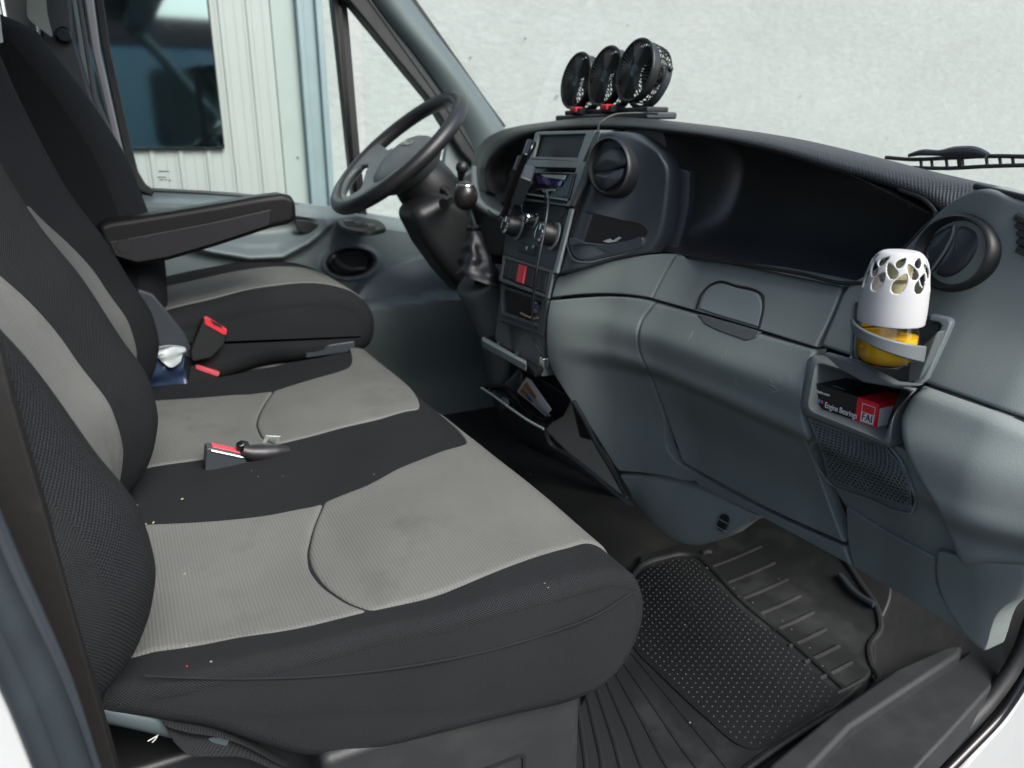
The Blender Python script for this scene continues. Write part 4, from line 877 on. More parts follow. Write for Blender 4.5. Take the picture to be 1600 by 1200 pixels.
# pocket in the pod
pk_o = [(896, 332), (902, 329), (930, 334), (970, 343), (1004, 352), (1011, 358), (1011, 366), (1004, 371), (975, 376), (945, 380), (915, 378), (892, 372)]
slab('pod_pocket', pk_o, DP(-0.0015), M_['black'], dash, depth=0.004, sm=60, bev=0.0)
mb = MB(); mb.tube(hit(np.array([(886, 376), (890, 396), (898, 407), (915, 410), (950, 403), (985, 394), (1003, 384), (1010, 372)], float), DP(-0.001)), 0.0016, n=6, sm=40); mb.build('pod_crease', M_['greydk'], dash)
slab('pocket_lip', [(889, 372), (915, 379), (945, 381), (976, 377), (1004, 372), (1003, 384), (985, 393), (950, 401), (915, 407), (901, 404), (893, 394)], DP(-0.004), M_['pod'], dash, depth=0.006, sm=60, bev=0.002)
slab('pocket_litter', [(940, 377), (952, 373), (957, 376), (966, 370), (970, 372), (962, 378), (950, 380)], DP(-0.006), M_['silver'], dash, depth=0.003, bev=0.001)

# ---- centre console
MC = FR((0.813, 1.25, 0.866), (0, -1, 0), (0.31, 0, 0.952))
con = slab('console', [(838, 206), (937, 203), (915, 290), (893, 330), (868, 430), (850, 480), (848, 560), (846, 590), (800, 560), (772, 530), (784, 440), (796, 345), (812, 282)], lambda x, y, z: x - (0.815 - (0.866 - np.clip(z, 0.56, 2)) * 0.322 - np.clip(0.56 - z, 0, 1) * 0.06), M_['greydk'], dash, depth=0.06, bev=0.004)
MD = MC @ Matrix.Translation((0, 0, 0.004))
mb = MB(); mb.frame(locs(MD, [(840, 208), (935, 205), (907, 252), (829, 249)][:2] + [(911, 254), (829, 249)]), locs(MD, [(846, 212), (919, 210), (906, 248), (837, 246)]), 0.006, MD); mb.build('trim_frame', M_['silver'], dash, bev=0.002)
mb = MB(); mb.frame(locs(MD, [(828, 250), (922, 254), (894, 324), (812, 312)]), locs(MD, [(833, 262), (904, 264), (889, 320), (820, 310)]), 0.006, MD); mb.build('trim_frame', M_['silver'], dash, bev=0.002)
mb = MB(); mb.prism(locs(MD, [(936, 205), (943, 207), (918, 286), (899, 324), (893, 323), (911, 280)]), 0.007, MD); mb.build('trim_edge', M_['greydk'], dash, bev=0.002)
mb = MB(); mb.prism(locs(MD, [(893, 327), (899, 327), (874, 428), (867, 428)]), 0.006, MD); mb.build('trim_edge', M_['silver'], dash, bev=0.002)
mb = MB(); mb.prism(locs(MC, [(846, 212), (919, 210), (906, 248), (837, 246)]), 0.0015, MC @ Matrix.Translation((0, 0, 0.0012))); mb.build('empty_slot', M_['black'], dash)
mb = MB(); mb.box((-0.16, -0.088, -0.075), (-0.012, -0.038, -0.072), MC); 
# radio
radio = MB(); radio.prism(locs(MD, [(832, 263), (903, 265), (888, 319), (821, 309)]), 0.003, MD); radio = radio.build('car_radio', M_['blackgl'], dash, bev=0.0015)
MR = MC @ Matrix.Translation((0, 0, 0.016))
mb = MB(); mb.prism(locs(MR, [(833, 268), (898, 269), (887, 312), (823, 303)]), 0.010, MR, -0.010); mb.build('radio_face', M_['blackgl'], radio, bev=0.003)
MS = MC @ Matrix.Translation((0, 0, 0.0175))
mb = MB(); mb.prism(locs(MS, [(838, 275), (880, 283), (876, 291), (842, 287)]), 0.0012, MS); mb.build('display', M_['screen'], radio)
mb = MB(); mb.prism(locs(MS, [(846, 273), (885, 274), (882, 281), (852, 277)]), 0.0012, MS); mb.build('display_glare_strip', mat('pale_display', (0.30, 0.34, 0.33), 0.1, coat=1.0), radio)
for u0 in (846, 854, 862):
    mb = MB(); mb.prism(locs(MS, [(u0, 295), (u0 + 6, 296), (u0 + 5.5, 299), (u0 - .5, 298)]), 0.0016, MS); mb.build('preset_button', M_['silver'], radio)
mb = MB(); mb.prism(locs(MS, [(824, 302), (887, 311), (886, 314), (823, 304)]), 0.0016, MS); mb.build('face_rim', M_['silver'], radio)
mb = MB(); c_ = local(MR, 826, 287); mb.lathe([(0.014, 0), (0.014, 0.008), (0.011, 0.012), (0.0, 0.012)], MR @ Matrix.Translation((c_[0], c_[1], 0)), n=24); mb.build('volume_knob', M_['black'], radio)
# climate panel with three knobs
mb = MB(); mb.prism(locs(MC, [(806, 318), (892, 328), (868, 424), (788, 398), (794, 345)]), 0.004, MC); clim = mb.build('climate_panel', M_['pod'], dash, bev=0.002)
mb = MB(); mb.prism(locs(MC, [(822, 316), (888, 324), (880, 350), (824, 340)]), 0.006, MC); mb.build('card_slot', M_['black'], clim, bev=0.002)
for (u, v, r, L) in ((804, 353, 0.0205, 0.032), (829, 342, 0.012, 0.020), (859, 366, 0.0215, 0.032)):
    c_ = local(MC, u + 7, v + 3, 0.004); Mk = MC @ Matrix.Translation((c_[0], c_[1], 0.004)) @ Matrix.Rotation(-0.18, 4, 'Y')
    mb = MB(); mb.lathe([(r * 1.28, 0), (r * 1.28, 0.002), (r * 1.05, 0.003)], Mk, n=36); sc_ = mb.build('scale_ring', M_['silver'], clim)
    mb = MB(); mb.lathe([(r * 0.98, 0.002), (r, 0.006), (r * 0.92, L - 0.004), (r * 0.80, L), (0, L)], Mk, n=36); kn = mb.build('knob', M_['black'], dash)
    mb = MB(); mb.lathe([(r * 0.93, L - 0.004), (r * 0.96, L - 0.002), (r * 0.86, L + 0.0012), (r * 0.78, L + 0.001)], Mk, n=36, cap=False); mb.build('chrome_ring', M_['chrome'], kn)
    mb = MB(); mb.box((-0.0012, r * 0.2, L), (0.0012, r * 0.75, L + 0.0015), Mk); mb.build('pointer', M_['pale'], kn)
mb = MB(); mb.prism(locs(MC, [(816, 377), (842, 385), (838, 401), (813, 394)]), 0.007, MC); sw = mb.build('switch', M_['black'], dash, bev=0.002)
for u, v in ((822, 388), (832, 386)):
    c_ = local(MC, u, v, 0.008); mb = MB(); mb.sphere((c_[0], c_[1], 0.007), 0.0035, MC, n=12, sz=(1, 1.4, .6)); mb.build('switch_button', M_['silver'], sw)
# button row with red hazard button
mb = MB(); mb.frame(locs(MD, [(789, 399), (869, 424), (860, 468), (784, 440)]), locs(MD, [(792, 405), (861, 427), (855, 461), (787, 435)]), 0.006, MD); mb.build('trim_frame', M_['greydk'], dash, bev=0.002)
cols = [(793, 405), (804, 409), (815, 412.5), (827, 416), (838, 420), (849, 424), (859, 427)]; bot = [(788, 434), (799, 438), (810, 442), (822, 446), (833, 451), (844, 456), (854, 460)]
for i in range(6):
    q = [cols[i], cols[i+1], bot[i+1], bot[i]]; c_ = np.mean(q, axis=0); q = [tuple(c_ + (np.array(p) - c_) * 0.93) for p in q]
    hz = i == 2
    mb = MB(); mb.prism(locs(MD, q), 0.008 if hz else 0.006, MD); mb.build('hazard_button' if hz else 'push_button', M_['red'] if hz else M_['black'], dash, bev=0.0015)
mb = MB(); mb.prism(locs(MD, [(792, 405), (861, 427), (855, 461), (787, 435)]), 0.0012, MD); mb.build('button_well', M_['black'], dash)
# lower open compartment
ML = FR((0.727, 1.25, 0.60), (0, -1, 0), (0.12, 0, 1))
mb = MB(); mb.frame(locs(ML, [(787, 444), (861, 470), (853, 526), (785, 502)]), locs(ML, [(791, 451), (851, 472), (847, 507), (789, 487)]), 0.008, ML); mb.build('trim_frame', M_['greydk'], dash, bev=0.002)
mb = MB(); mb.prism(locs(ML, [(790, 450), (852, 471), (848, 508), (788, 488)]), 0.002, ML); mb.build('open_compartment', M_['black'], dash)
for dv in (0, 9):
    mb = MB(); mb.prism(locs(ML, [(790, 490 + dv), (848, 510 + dv), (847, 514 + dv), (789, 494 + dv)]), 0.010, ML); mb.build('cross_rib', M_['pod'], dash, bev=0.0015)
mb = MB(); c_ = local(ML, 842, 481); mb.lathe([(0.0, 0.0), (0.011, 0.0), (0.012, 0.004), (0.009, 0.006), (0.0, 0.004)], ML @ Matrix.Translation((c_[0], c_[1], 0.004)), n=20); mb.build('power_socket', mat('socket_blue_grey', (0.16, 0.20, 0.25), 0.2, metal=0.7), dash)
mb = MB(); mb.tube([ML @ Vector((*local(ML, u, v), 0.008)) for u, v in ((819, 489), (828, 494), (840, 498), (846, 497))], 0.0022, n=6); mb.build('coin_edge', mat('dull_brass', (0.40, 0.27, 0.16), 0.4, metal=0.5), dash)
# flip-out ashtray / cup shelf
Fa = PZ(0.425)
tray = slab('cup_shelf', [(757, 528), (808, 512), (848, 560), (852, 572), (836, 582), (824, 567), (790, 549)], Fa, M_['black'], dash, (0, 0, -1), 0.012, bev=0.003)
slab('shelf_lip', [(752, 527), (757, 526), (790, 545), (823, 564), (822, 569), (786, 549), (754, 532)], PZ(0.432), M_['silver'], tray, (0, 0, -1), 0.016, bev=0.002)
for arc in ([(778, 538), (785, 527), (797, 519), (806, 516)], [(808, 553), (816, 543), (828, 535), (838, 532)]):
    mb = MB(); mb.tube([P(u, v, Z=0.430) for u, v in arc], 0.004, n=8, sm=16); mb.build('cup_rib', M_['greydk'], tray)
slab('cup_well', [(812, 556), (818, 546), (826, 541), (830, 546), (828, 556), (820, 562)], PZ(0.428), M_['pod'], tray, (0, 0, -1), 0.003, sm=30)
slab('cup_well', [(784, 536), (800, 522), (812, 524), (816, 536), (806, 550), (790, 546)], PZ(0.4275), M_['black'], tray, (0, 0, -1), 0.003, sm=30)

# ---- right end: vent housing, end panel, lower shroud
FE = lambda d: (lambda x, y, z: x - DT(y, z) + d)
patch('end_cover', [[(1466, 331), (1495, 308), (1526, 294), (1600, 312), (1700, 335)], [(1400, 400), (1450, 380), (1525, 370), (1600, 380), (1720, 410)], [(1322, 450), (1400, 455), (1500, 470), (1610, 500), (1730, 530)], [(1300, 495), (1390, 520), (1480, 545), (1610, 585), (1730, 620)], [(1280, 541), (1370, 572), (1460, 606), (1600, 656), (1740, 705)]], FE(0.004), M_['grey'], er=0.007, nu=70, nv=60, parent=dash, into=into, depth=0.025)
# protruding lower end panel
patch('end_panel', [[(1432, 606), (1480, 622), (1600, 668), (1740, 720)], [(1412, 632), (1480, 660), (1600, 705), (1740, 760)], [(1402, 660), (1480, 690), (1600, 740), (1740, 800)], [(1408, 705), (1480, 730), (1600, 780), (1740, 830)], [(1430, 750), (1490, 770), (1600, 815), (1740, 860)], [(1462, 805), (1510, 815), (1600, 845), (1740, 890)], [(1488, 868), (1520, 868), (1600, 876), (1740, 910)], [(1497, 888), (1530, 884), (1600, 886), (1740, 915)]], FE(0.017), M_['grey'], er=0.012, nu=50, nv=50, parent=dash, into=into, depth=0.035)
patch('end_shroud', [[(1462, 860), (1510, 872), (1550, 878), (1580, 880), (1606, 882)], [(1460, 900), (1505, 915), (1545, 925), (1575, 930), (1596, 932)], [(1470, 935), (1500, 950), (1530, 958), (1550, 960), (1570, 948)], [(1500, 985), (1512, 990), (1525, 996), (1537, 997), (1552, 975)], [(1508, 994), (1516, 1003), (1526, 1012), (1536, 1018), (1545, 1000)]], FE(0.006), M_['grey'], er=0.006, nu=30, nv=30, parent=dash, into=into, depth=0.03)
# seam between end cover and end panel
mb = MB(); mb.tube(hit(np.array([(1425, 601), (1470, 613), (1600, 662), (1740, 713)], float), FE(0.001)), 0.003, n=6, sm=30); mb.build('seam', M_['black'], dash)
mb = MB(); mb.tube(hit(np.array([(1524, 291), (1600, 309), (1720, 338)], float), FE(0.0)), 0.0035, n=8, sm=20); mb.build('top_seal', M_['black'], dash)
# round end vent
FV = FE(0.012)
v2, Mv2 = round_vent((1490, 394), (48, -44, 37, 42), FE(0.004), None, 0.006, 0.17,
    [([(1434, 404), (1438, 387), (1452, 367), (1468, 356), (1489, 352), (1487, 364), (1479, 384), (1466, 404), (1449, 424), (1438, 422)], -0.007, M_['pod']), ([(1494, 353), (1511, 355), (1521, 364), (1522, 380), (1516, 397), (1504, 414), (1488, 427), (1467, 432), (1457, 426), (1472, 407), (1486, 385)], -0.006, M_['pod'])], (M_['black'], M_['pod']), bulge=0.003)
mb = MB(); mb.tube([Mv2 @ Vector((*local(Mv2, u, v, -0.002), -0.002)) for u, v in ((1491, 352), (1489, 365), (1480, 385), (1467, 406), (1453, 425))], 0.0016, n=6, sm=20); mb.build('flap_edge', M_['silver'], v2)
mb = MB()
for k in range(9):
    t = k / 8; p0, p1 = (1443 + 14 * t, 413 - 17 * t), (1451 + 17 * t, 388 - 15 * t + 6 * abs(t - .5))
    mb.tube([Mv2 @ Vector((*local(Mv2, *p, -0.002), -0.002)) for p in (p0, p1)], 0.0006, n=5)
tag(mb.build('flap_ribs', M_['silver'], v2), kind='stuff')
for k, (u, v) in enumerate(((1597, 342), (1599, 354), (1601, 366), (1601, 379), (1600, 392))):
    p0 = np.array([(u - 9, v - 4), (u + 30, v + 16)], float); h = hit(p0, FE(0.004)); mb = MB(); mb.tube(h, 0.0042, n=10); mb.build('demist_slot', M_['black'], dash)
# speaker grille: a pierced sheet
rowsg = [np.array([(1262, 651), (1320, 673), (1384, 695)], float), np.array([(1284, 706), (1350, 722), (1419, 744)], float), np.array([(1294, 748), (1360, 775), (1426, 796)], float)]
nu_, nv_ = 121, 85
Rg = np.stack([spline(r, nu_) for r in rowsg]); tt = np.linspace(0, 1, nv_); UVg = np.stack([spline_at(np.array([0, .5, 1.0]), Rg[:, i], tt) for i in range(nu_)], 1)
Gg = hit(UVg, FDo(0.002)); mask = np.ones((nv_ - 1, nu_ - 1), bool)
for j in range(nv_ - 1):
    for i in range(nu_ - 1):
        r_, c_ = divmod(j, 4); cc = (i + 3 * (r_ % 2)) % 6
        if c_ in (1, 2) and cc in (1, 2, 3, 4) and 3 < i < nu_ - 5 and 3 < j < nv_ - 5 and not (i > nu_ - 30 and j > nv_ - 16 and (i - nu_ + 30) / 30 + (j - nv_ + 16) / 16 > 1.25): mask[j, i] = False
tag(grid_mesh('speaker_grille', Gg, mat('grille_plastic', (0.115, 0.135, 0.137), 0.5), dash, mask=mask, solid=0.0016), kind='stuff')
patch('grille_backing', [[(1263, 652), (1320, 674), (1383, 695)], [(1285, 706), (1350, 722), (1418, 744)], [(1295, 747), (1360, 774), (1425, 795)]], FDo(0.0056), M_['black'], dash, nu=24, nv=16, er=0, depth=0)
mb = MB(); mb.tube(hit(np.array([(1258, 648), (1320, 670), (1386, 694), (1410, 725), (1424, 760), (1429, 790), (1424, 801), (1408, 800), (1360, 781), (1294, 752)], float), FDo(0.003)), 0.0018, n=6, closed=True, sm=80); mb.build('grille_rim', M_['grey2'], dash)
# open cubby holding a box
fo = roundpoly([(1264, 552), (1436, 606), (1398, 640), (1394, 702), (1248, 646)], [16, 10, 26, 12, 22], 7)
fi = roundpoly([(1280, 570), (1424, 613), (1396, 646), (1382, 686), (1266, 638)], [10, 8, 16, 8, 12], 7)
fm = fi + (fo - fi) * 0.30
Go = hit(fo, FE(0.004)); Gm = hit(fo + (fi - fo) * 0.35, FE(0.012)); Gm2 = hit(fm, FE(0.013)); Gi = hit(fi, FE(0.006)); Gj = Gi + np.array([0.012, 0, 0]); Gd = Gi * np.array([0, 1, 1]) + np.array([0.895, 0, 0])
Gd = Gd * 0.98 + Gd.mean(0) * 0.02
S_ = [Go + np.array([0.03, 0, 0]), Go, Gm, Gm2, Gi, Gj, Gd]
cub = grid_mesh('cubby', np.array(S_), M_['grey'], dash, closed_u=True, ang=60)
mb = MB(); mb.add([p for p in S_[-1]], [tuple(range(len(S_[-1])))]); mb.build('cubby_back', M_['greydk'], dash, fix=False)
# cup holder: recess behind, frame, tray, ring arm
slab('holder_recess', [(1336, 472), (1452, 495), (1470, 502), (1430, 604), (1330, 566)], FE(0.0065), M_['black'], dash, depth=0.004, bev=0)
slab('holder_frame', [(1452, 490), (1480, 497), (1486, 503), (1483, 512), (1446, 592), (1432, 604), (1424, 600), (1430, 590), (1470, 510), (1466, 505), (1450, 502)], FE(0.012), M_['grey2'], dash, depth=0.012, bev=0.003)
holder = slab('cup_holder', [(1326, 556), (1346, 548), (1428, 572), (1420, 600), (1398, 601), (1330, 566)], PZ(0.560), M_['holder'], dash, (0, 0, -1), 0.008, bev=0.003)

# light scuffs on the glovebox and knee panel
sc = MB(); rs = random.Random(11)
for (u, v) in ((1128, 560), (1135, 552), (1080, 525), (1210, 605), (1212, 612), (1205, 596), (1152, 600), (1236, 590), (1190, 640), (950, 505), (1060, 520), (1140, 702), (905, 545), (985, 700), (1240, 760)):
    a = rs.uniform(0.3, 2.8); l_ = rs.uniform(3, 9)
    sc.tube(hit(np.array([(u - l_ * math.cos(a), v - l_ * math.sin(a)), (u + rs.uniform(-1, 1), v + rs.uniform(-1, 1)), (u + l_ * math.cos(a + .3), v + l_ * math.sin(a + .3))], float), FDo(-0.0021)), 0.00028, n=4)
tag(sc.build('scuffs', mat('pale_scuff', (0.27, 0.30, 0.295), 0.6), dash), kind='stuff')

# ---------------------------------------------------------------- cup holder arm and air freshener
bp = P(1391, 503, X=0.748); BX, BY, BZ = bp
view = Vector((-BX, -BY, 0)).normalized(); left = Vector((-view.y, view.x, 0))
if left.dot(Vector((-1, 0.5, 0))) < 0: left = -left
def ringpt(a, r, z): d = view * math.cos(a) + left * math.sin(a); return Vector((BX + d.x * r, BY + d.y * r, z))
mb = MB(); arcs = np.linspace(math.radians(88), math.radians(-82), 26)
vs = []; fs = []
for i, a in enumerate(arcs):
    q = i / 25; zc = BZ - 0.003 - 0.028 * q; hh = 0.0050 + 0.0045 * q; w = 0.004
    for r_, z_ in ((0.0360, zc - hh), (0.0360 + w, zc - hh), (0.0360 + w, zc + hh), (0.0360, zc + hh)): vs.append(ringpt(a, r_, z_))
for i in range(25):
    for k in range(4): fs.append((4*i + k, 4*i + (k+1) % 4, 4*i + 4 + (k+1) % 4, 4*i + 4 + k))
fs += [(0, 1, 2, 3), (103, 102, 101, 100)]
mb.add(vs, fs); mb.build('ring_arm', M_['holder'], holder, bev=0.002, seg=3)
slab('holder_bracket', [(1430, 550), (1448, 534), (1466, 517), (1462, 528), (1437, 594), (1418, 598), (1421, 566)], lambda x, y, z: x - (BX + 0.036), M_['holder'], holder, depth=0.014, bev=0.003)
slab('holder_flap', [(1284, 552), (1330, 565), (1396, 599), (1436, 603), (1400, 607), (1348, 598), (1312, 578)], PX(BX + 0.004), M_['holder'], holder, (1, 0, 0.1), 0.012, bev=0.003)
fr_ = thing('air_freshener', 'white capped air freshener with amber liquid in the cup holder', 'air freshener', (BX, BY, BZ - 0.055))
pr = 0.86 * spline([(0.0398, 0.0), (0.0402, 0.010), (0.0398, 0.030), (0.0385, 0.050), (0.0355, 0.068), (0.0300, 0.082), (0.0225, 0.0895), (0.0100, 0.0915), (0.0, 0.092)], 110)
nA = 260; ang_ = np.linspace(0, 2 * math.pi, nA, endpoint=False); th0 = math.atan2(view.y, view.x)
Gc = np.array([[(BX + r * math.cos(a + th0), BY + r * math.sin(a + th0), BZ + h) for a in ang_] for r, h in pr])
mask = np.ones((109, nA), bool); hc = (pr[:-1, 1] + pr[1:, 1]) / 2; rc = (pr[:-1, 0] + pr[1:, 0]) / 2
arc_s = np.concatenate([[0], np.cumsum(np.linalg.norm(np.diff(pr, axis=0), axis=1))]); sc_ = (arc_s[:-1] + arc_s[1:]) / 2
s1 = np.interp(0.058 * 0.86, pr[:, 1], arc_s)
drops = []
for k in range(9):
    a0 = 2 * math.pi * k / 9 + 0.12
    drops += [(a0, s1 - 0.002, 0.0112, 0.0080, 0.45), (a0 + 0.36, s1 + 0.0108, 0.0092, 0.0062, -0.55), (a0 - 0.06, s1 + 0.0206, 0.0066, 0.0050, 0.6)]
for j in range(109):
    for i in range(nA):
        a = ang_[i] + math.pi / nA
        for a0, s0, L_, W_, tl in drops:
            da = (a - a0 + math.pi) % (2 * math.pi) - math.pi; x_ = da * rc[j]; y_ = sc_[j] - s0
            xr_ = x_ * math.cos(tl) - y_ * math.sin(tl); yr_ = x_ * math.sin(tl) + y_ * math.cos(tl)
            wv = W_ * (1 - 0.55 * (yr_ / L_ + 1) / 2) if abs(yr_) < L_ else 0
            if wv and (xr_ / wv)**2 + (yr_ / L_)**2 < 1: mask[j, i] = False; break
cap = grid_mesh('cap', Gc, M_['white'], fr_, closed_u=True, mask=mask, ang=60)
md = cap.modifiers.new('Solidify', 'SOLIDIFY'); md.thickness = 0.0022; md.offset = -1
md = cap.modifiers.new('Smooth', 'SMOOTH'); md.iterations = 4; md.factor = 0.5
def amber(name, col, rough, ior, dens):
    m = bpy.data.materials.new(name); m.use_nodes = True; b = m.node_tree.nodes['Principled BSDF']
    b.inputs['Base Color'].default_value = (*col, 1); b.inputs['Transmission Weight'].default_value = dens; b.inputs['Roughness'].default_value = rough; b.inputs['IOR'].default_value = ior
    return m
Mb = Matrix.Translation((BX, BY, BZ)) @ Matrix.Diagonal((0.9, 0.9, 0.98, 1))
mb = MB(); mb.lathe([(0.0, -0.0475), (0.028, -0.0475), (0.0335, -0.043), (0.0365, -0.034), (0.0370, -0.020), (0.0350, -0.010), (0.0330, -0.004), (0.030, 0.010), (0.0, 0.010)], Mb, n=48, cap=False)
mb.build('bottle', glass('amber_glass', (1.0, 0.95, 0.72), 1.4), fr_, ang=50)
mb = MB(); mb.lathe([(0.0, -0.0455), (0.026, -0.0455), (0.0315, -0.041), (0.034, -0.032), (0.0335, -0.014), (0.0, -0.014)], Mb, n=40, cap=False)
mb.build('liquid', amber('amber_liquid', (1.0, 0.60, 0.012), 0.15, 1.36, 0.0), fr_, ang=50)
mb = MB(); mb.lathe([(0.0, 0.012), (0.010, 0.012), (0.011, 0.045), (0.016, 0.050), (0.016, 0.070), (0.0, 0.076)], Mb, n=24, cap=False); mb.build('wick', mat('cream_wick', (0.50, 0.46, 0.26), 0.6), fr_)

# ---------------------------------------------------------------- parts box in the cubby
XB = 0.793
o = P(1263, 638, X=XB); e = P(1367, 676, X=XB); tl = P(1280, 601, X=XB)
Wb = o.y - e.y; Hb = tl.z - o.z
bx_ = thing('bearing_box', 'black and red printed cardboard parts box lying in the dash cubby', 'box', (XB, o.y, o.z))
MBx = FR(o, (0, -1, (e.z - o.z) / max(Wb, 1e-3)), (0, 0, 1))        # x to the right along the front, y up, z towards the camera
rw = 0.70 * Wb
mb = MB(); mb.box((0, 0, -0.055), (rw, Hb, 0), MBx); mb.build('carton', M_['card'], bx_, bev=0.0008)
mb = MB(); mb.box((rw + 0.0001, 0, -0.0549), (Wb, Hb, -0.0001), MBx); mb.build('red_end', M_['redp'], bx_, bev=0.0008)
mb = MB(); mb.box((Wb - 0.0002, 0.0015, -0.052), (Wb + 0.0004, Hb * 0.83, -0.003), MBx); mb.build('end_label', M_['pale'], bx_)
T = lambda x, y, z=0.0004: MBx @ Matrix.Translation((x, y, z))
text('lettering', 'Engine Bearings', T(rw * 0.36, Hb * 0.34), Hb * 0.30, M_['pale'], bx_, sx=0.72)
text('lettering', 'faiauto.com', T(rw * 0.10, Hb * 0.74), Hb * 0.16, M_['pale'], bx_, sx=0.9)
for k, c in enumerate(((0.06, 0.16, 0.55), (0.30, 0.45, 0.70), (0.05, 0.40, 0.75), (0.75, 0.10, 0.25))):
    mb = MB(); mb.box((rw * (0.08 + 0.062 * k), Hb * 0.36, 0.0), (rw * (0.08 + 0.062 * k + 0.042), Hb * 0.47, 0.0004), MBx); mb.build('social_icon', mat('icon_print', c, 0.5), bx_)
mb = MB(); mb.box((rw + 0.30 * (Wb - rw), Hb * 0.24, 0), (rw + 0.86 * (Wb - rw), Hb * 0.56, 0.0004), MBx); mb.build('logo_field', M_['pale'], bx_)
M5 = FR((0, 0, 0), (1, 0, 0), (0, 1, 0)); mb = MB(); fx0, fx1, fy0, fy1 = rw + 0.28 * (Wb - rw), rw + 0.88 * (Wb - rw), Hb * 0.22, Hb * 0.85
mb.frame([(fx0, fy0), (fx1, fy0), (fx1, fy1), (fx0, fy1)], [(fx0 + .0006, fy0 + .0006), (fx1 - .0006, fy0 + .0006), (fx1 - .0006, fy1 - .0006), (fx0 + .0006, fy1 - .0006)], 0.0003, MBx); mb.build('logo_frame', M_['pale'], bx_)
text('lettering', 'FAI', T(rw + 0.33 * (Wb - rw), Hb * 0.40, 0.0007), Hb * 0.36, M_['card'], bx_, sx=0.85)
MT = MBx @ Matrix.Translation((0, Hb + 0.0006, 0)) @ Matrix.Rotation(-math.pi / 2, 4, 'X')
mb = MB(); mb.box((rw * 0.35, Hb + 0.0001, -0.012), (rw * 0.62, Hb + 0.0005, -0.010), MBx); mb.build('top_print', M_['silver'], bx_)
MTe = MBx @ Matrix.Translation((Wb + 0.0008, 0, 0)) @ Matrix.Rotation(math.pi / 2, 4, 'Y')
text('lettering', 'C.', MTe @ Matrix.Translation((0.028, Hb * 0.18, 0)), Hb * 0.26, M_['card'], bx_)

# ---------------------------------------------------------------- steering wheel and column
sw_c = P(621, 238, Y=1.95); vv = (sw_c - Vector((0, 0, ZC))).normalized(); rr0 = vv.cross(Vector((0, 0, 1))).normalized(); uu0 = rr0.cross(vv)
nrm = (-0.235 * vv + 0.972 * (-0.626 * rr0 + 0.78 * uu0)).normalized()
MW = FR(sw_c, Vector((0, -1, 0)) - nrm * Vector((0, -1, 0)).dot(nrm), nrm.cross(Vector((0, -1, 0)))); 
whl = thing('steering_wheel', 'black four-spoke steering wheel with padded centre', 'steering wheel', sw_c)
R_ = 0.201
up_l = Vector((0.82, 0, 0.56)); upm = MW.inverted().to_3x3() @ up_l; ua = math.atan2(upm.y, upm.x)      # local angle of the wheel's top
pt = lambda r, a, z=0.0: MW @ Vector((r * math.cos(ua + a), r * math.sin(ua + a), z))
mb = MB(); mb.tube([pt(R_, a) for a in np.linspace(0, 2*math.pi, 73)[:-1]], 0.0185, n=16, closed=True); mb.build('rim', M_['leather'], whl)
na, nr = 150, 40; Gp = []; aa_ = np.linspace(math.radians(78), math.radians(282), na); rr_ = np.linspace(0.07, R_ - 0.006, nr)
for r in rr_: Gp.append([tuple(pt(r, a, -0.004 - 0.040 * ((R_ - r) / R_) + 0.004 * math.cos(3 * a))) for a in aa_])
pmask = np.ones((nr - 1, na - 1), bool)
for j in range(nr - 1):
    for i in range(na - 1):
        a_, r_ = (aa_[i] + aa_[i+1]) / 2, (rr_[j] + rr_[j+1]) / 2
        for ac in (math.radians(141), math.radians(219)):
            if (abs(a_ - ac) / math.radians(28))**2.6 + (abs(r_ - 0.154) / 0.029)**2.6 < 1: pmask[j, i] = False
        for ac in (math.radians(74), math.radians(286)):
            if abs(a_ - ac) < math.radians(10) and r_ > 0.12 + 0.02 * abs(a_ - ac): pmask[j, i] = False
pl_ = grid_mesh('spoke_plate', np.array(Gp), M_['greydk'], whl, mask=pmask, solid=0.014, ang=60)
md = pl_.modifiers.new('Smooth', 'SMOOTH'); md.iterations = 5; md.factor = 0.5
# padded centre: rounded trapezoid dome
ol = spline([pt(r, a) for r, a in ((0.086, 0), (0.095, .5), (0.112, 1.0), (0.116, 1.35), (0.108, 1.8), (0.098, 2.3), (0.100, 2.75), (0.102, math.pi), (0.100, 3.53), (0.098, 3.98), (0.108, 4.48), (0.116, 4.93), (0.112, 5.28), (0.095, 5.78))], 61, closed=True)[:-1]
rings = [];
for s_, z_ in ((0.80, -0.070), (0.99, -0.055), (1.02, -0.037), (1.0, -0.024), (0.93, -0.014), (0.8, -0.008), (0.55, -0.003), (0.25, -0.001), (0.02, -0.0005)):
    rings.append([tuple(sw_c + (Vector(p) - sw_c) * s_ + nrm * z_) for p in ol])
grid_mesh('airbag_cover', np.array(rings), M_['greydk'], whl, closed_u=True, ang=60)
mbd = text('badge', 'IVECO', FR(pt(0.034, 0, 0.0012), pt(0.1, -math.pi/2) - sw_c, pt(0.1, 0) - sw_c), 0.024, M_['silver'], whl, align='CENTER', ext=0.0008)
col = thing('steering_column', 'black steering column shroud below the steering wheel', 'steering column', sw_c - nrm * 0.1)
c0 = sw_c - nrm * 0.03
ax_pts = [(c0, 0.062), (sw_c - nrm * 0.075, 0.078), (sw_c - nrm * 0.13 + Vector((0.0, 0, 0.0)), 0.080), (sw_c - nrm * 0.20, 0.072), (sw_c - nrm * 0.30, 0.060), (sw_c - nrm * 0.42, 0.055)]
mb = MB(); mb.tube([p for p, r in ax_pts], [r for p, r in ax_pts], n=24, sm=24); mb.build('shroud', M_['black'], col)
slab('knee_cover', [(640, 330), (700, 300), (745, 330), (770, 400), (768, 455), (735, 470), (700, 430), (668, 385)], PY(1.78), M_['black'], col, (0, 1, 0), 0.14, bev=0.04, seg=5)
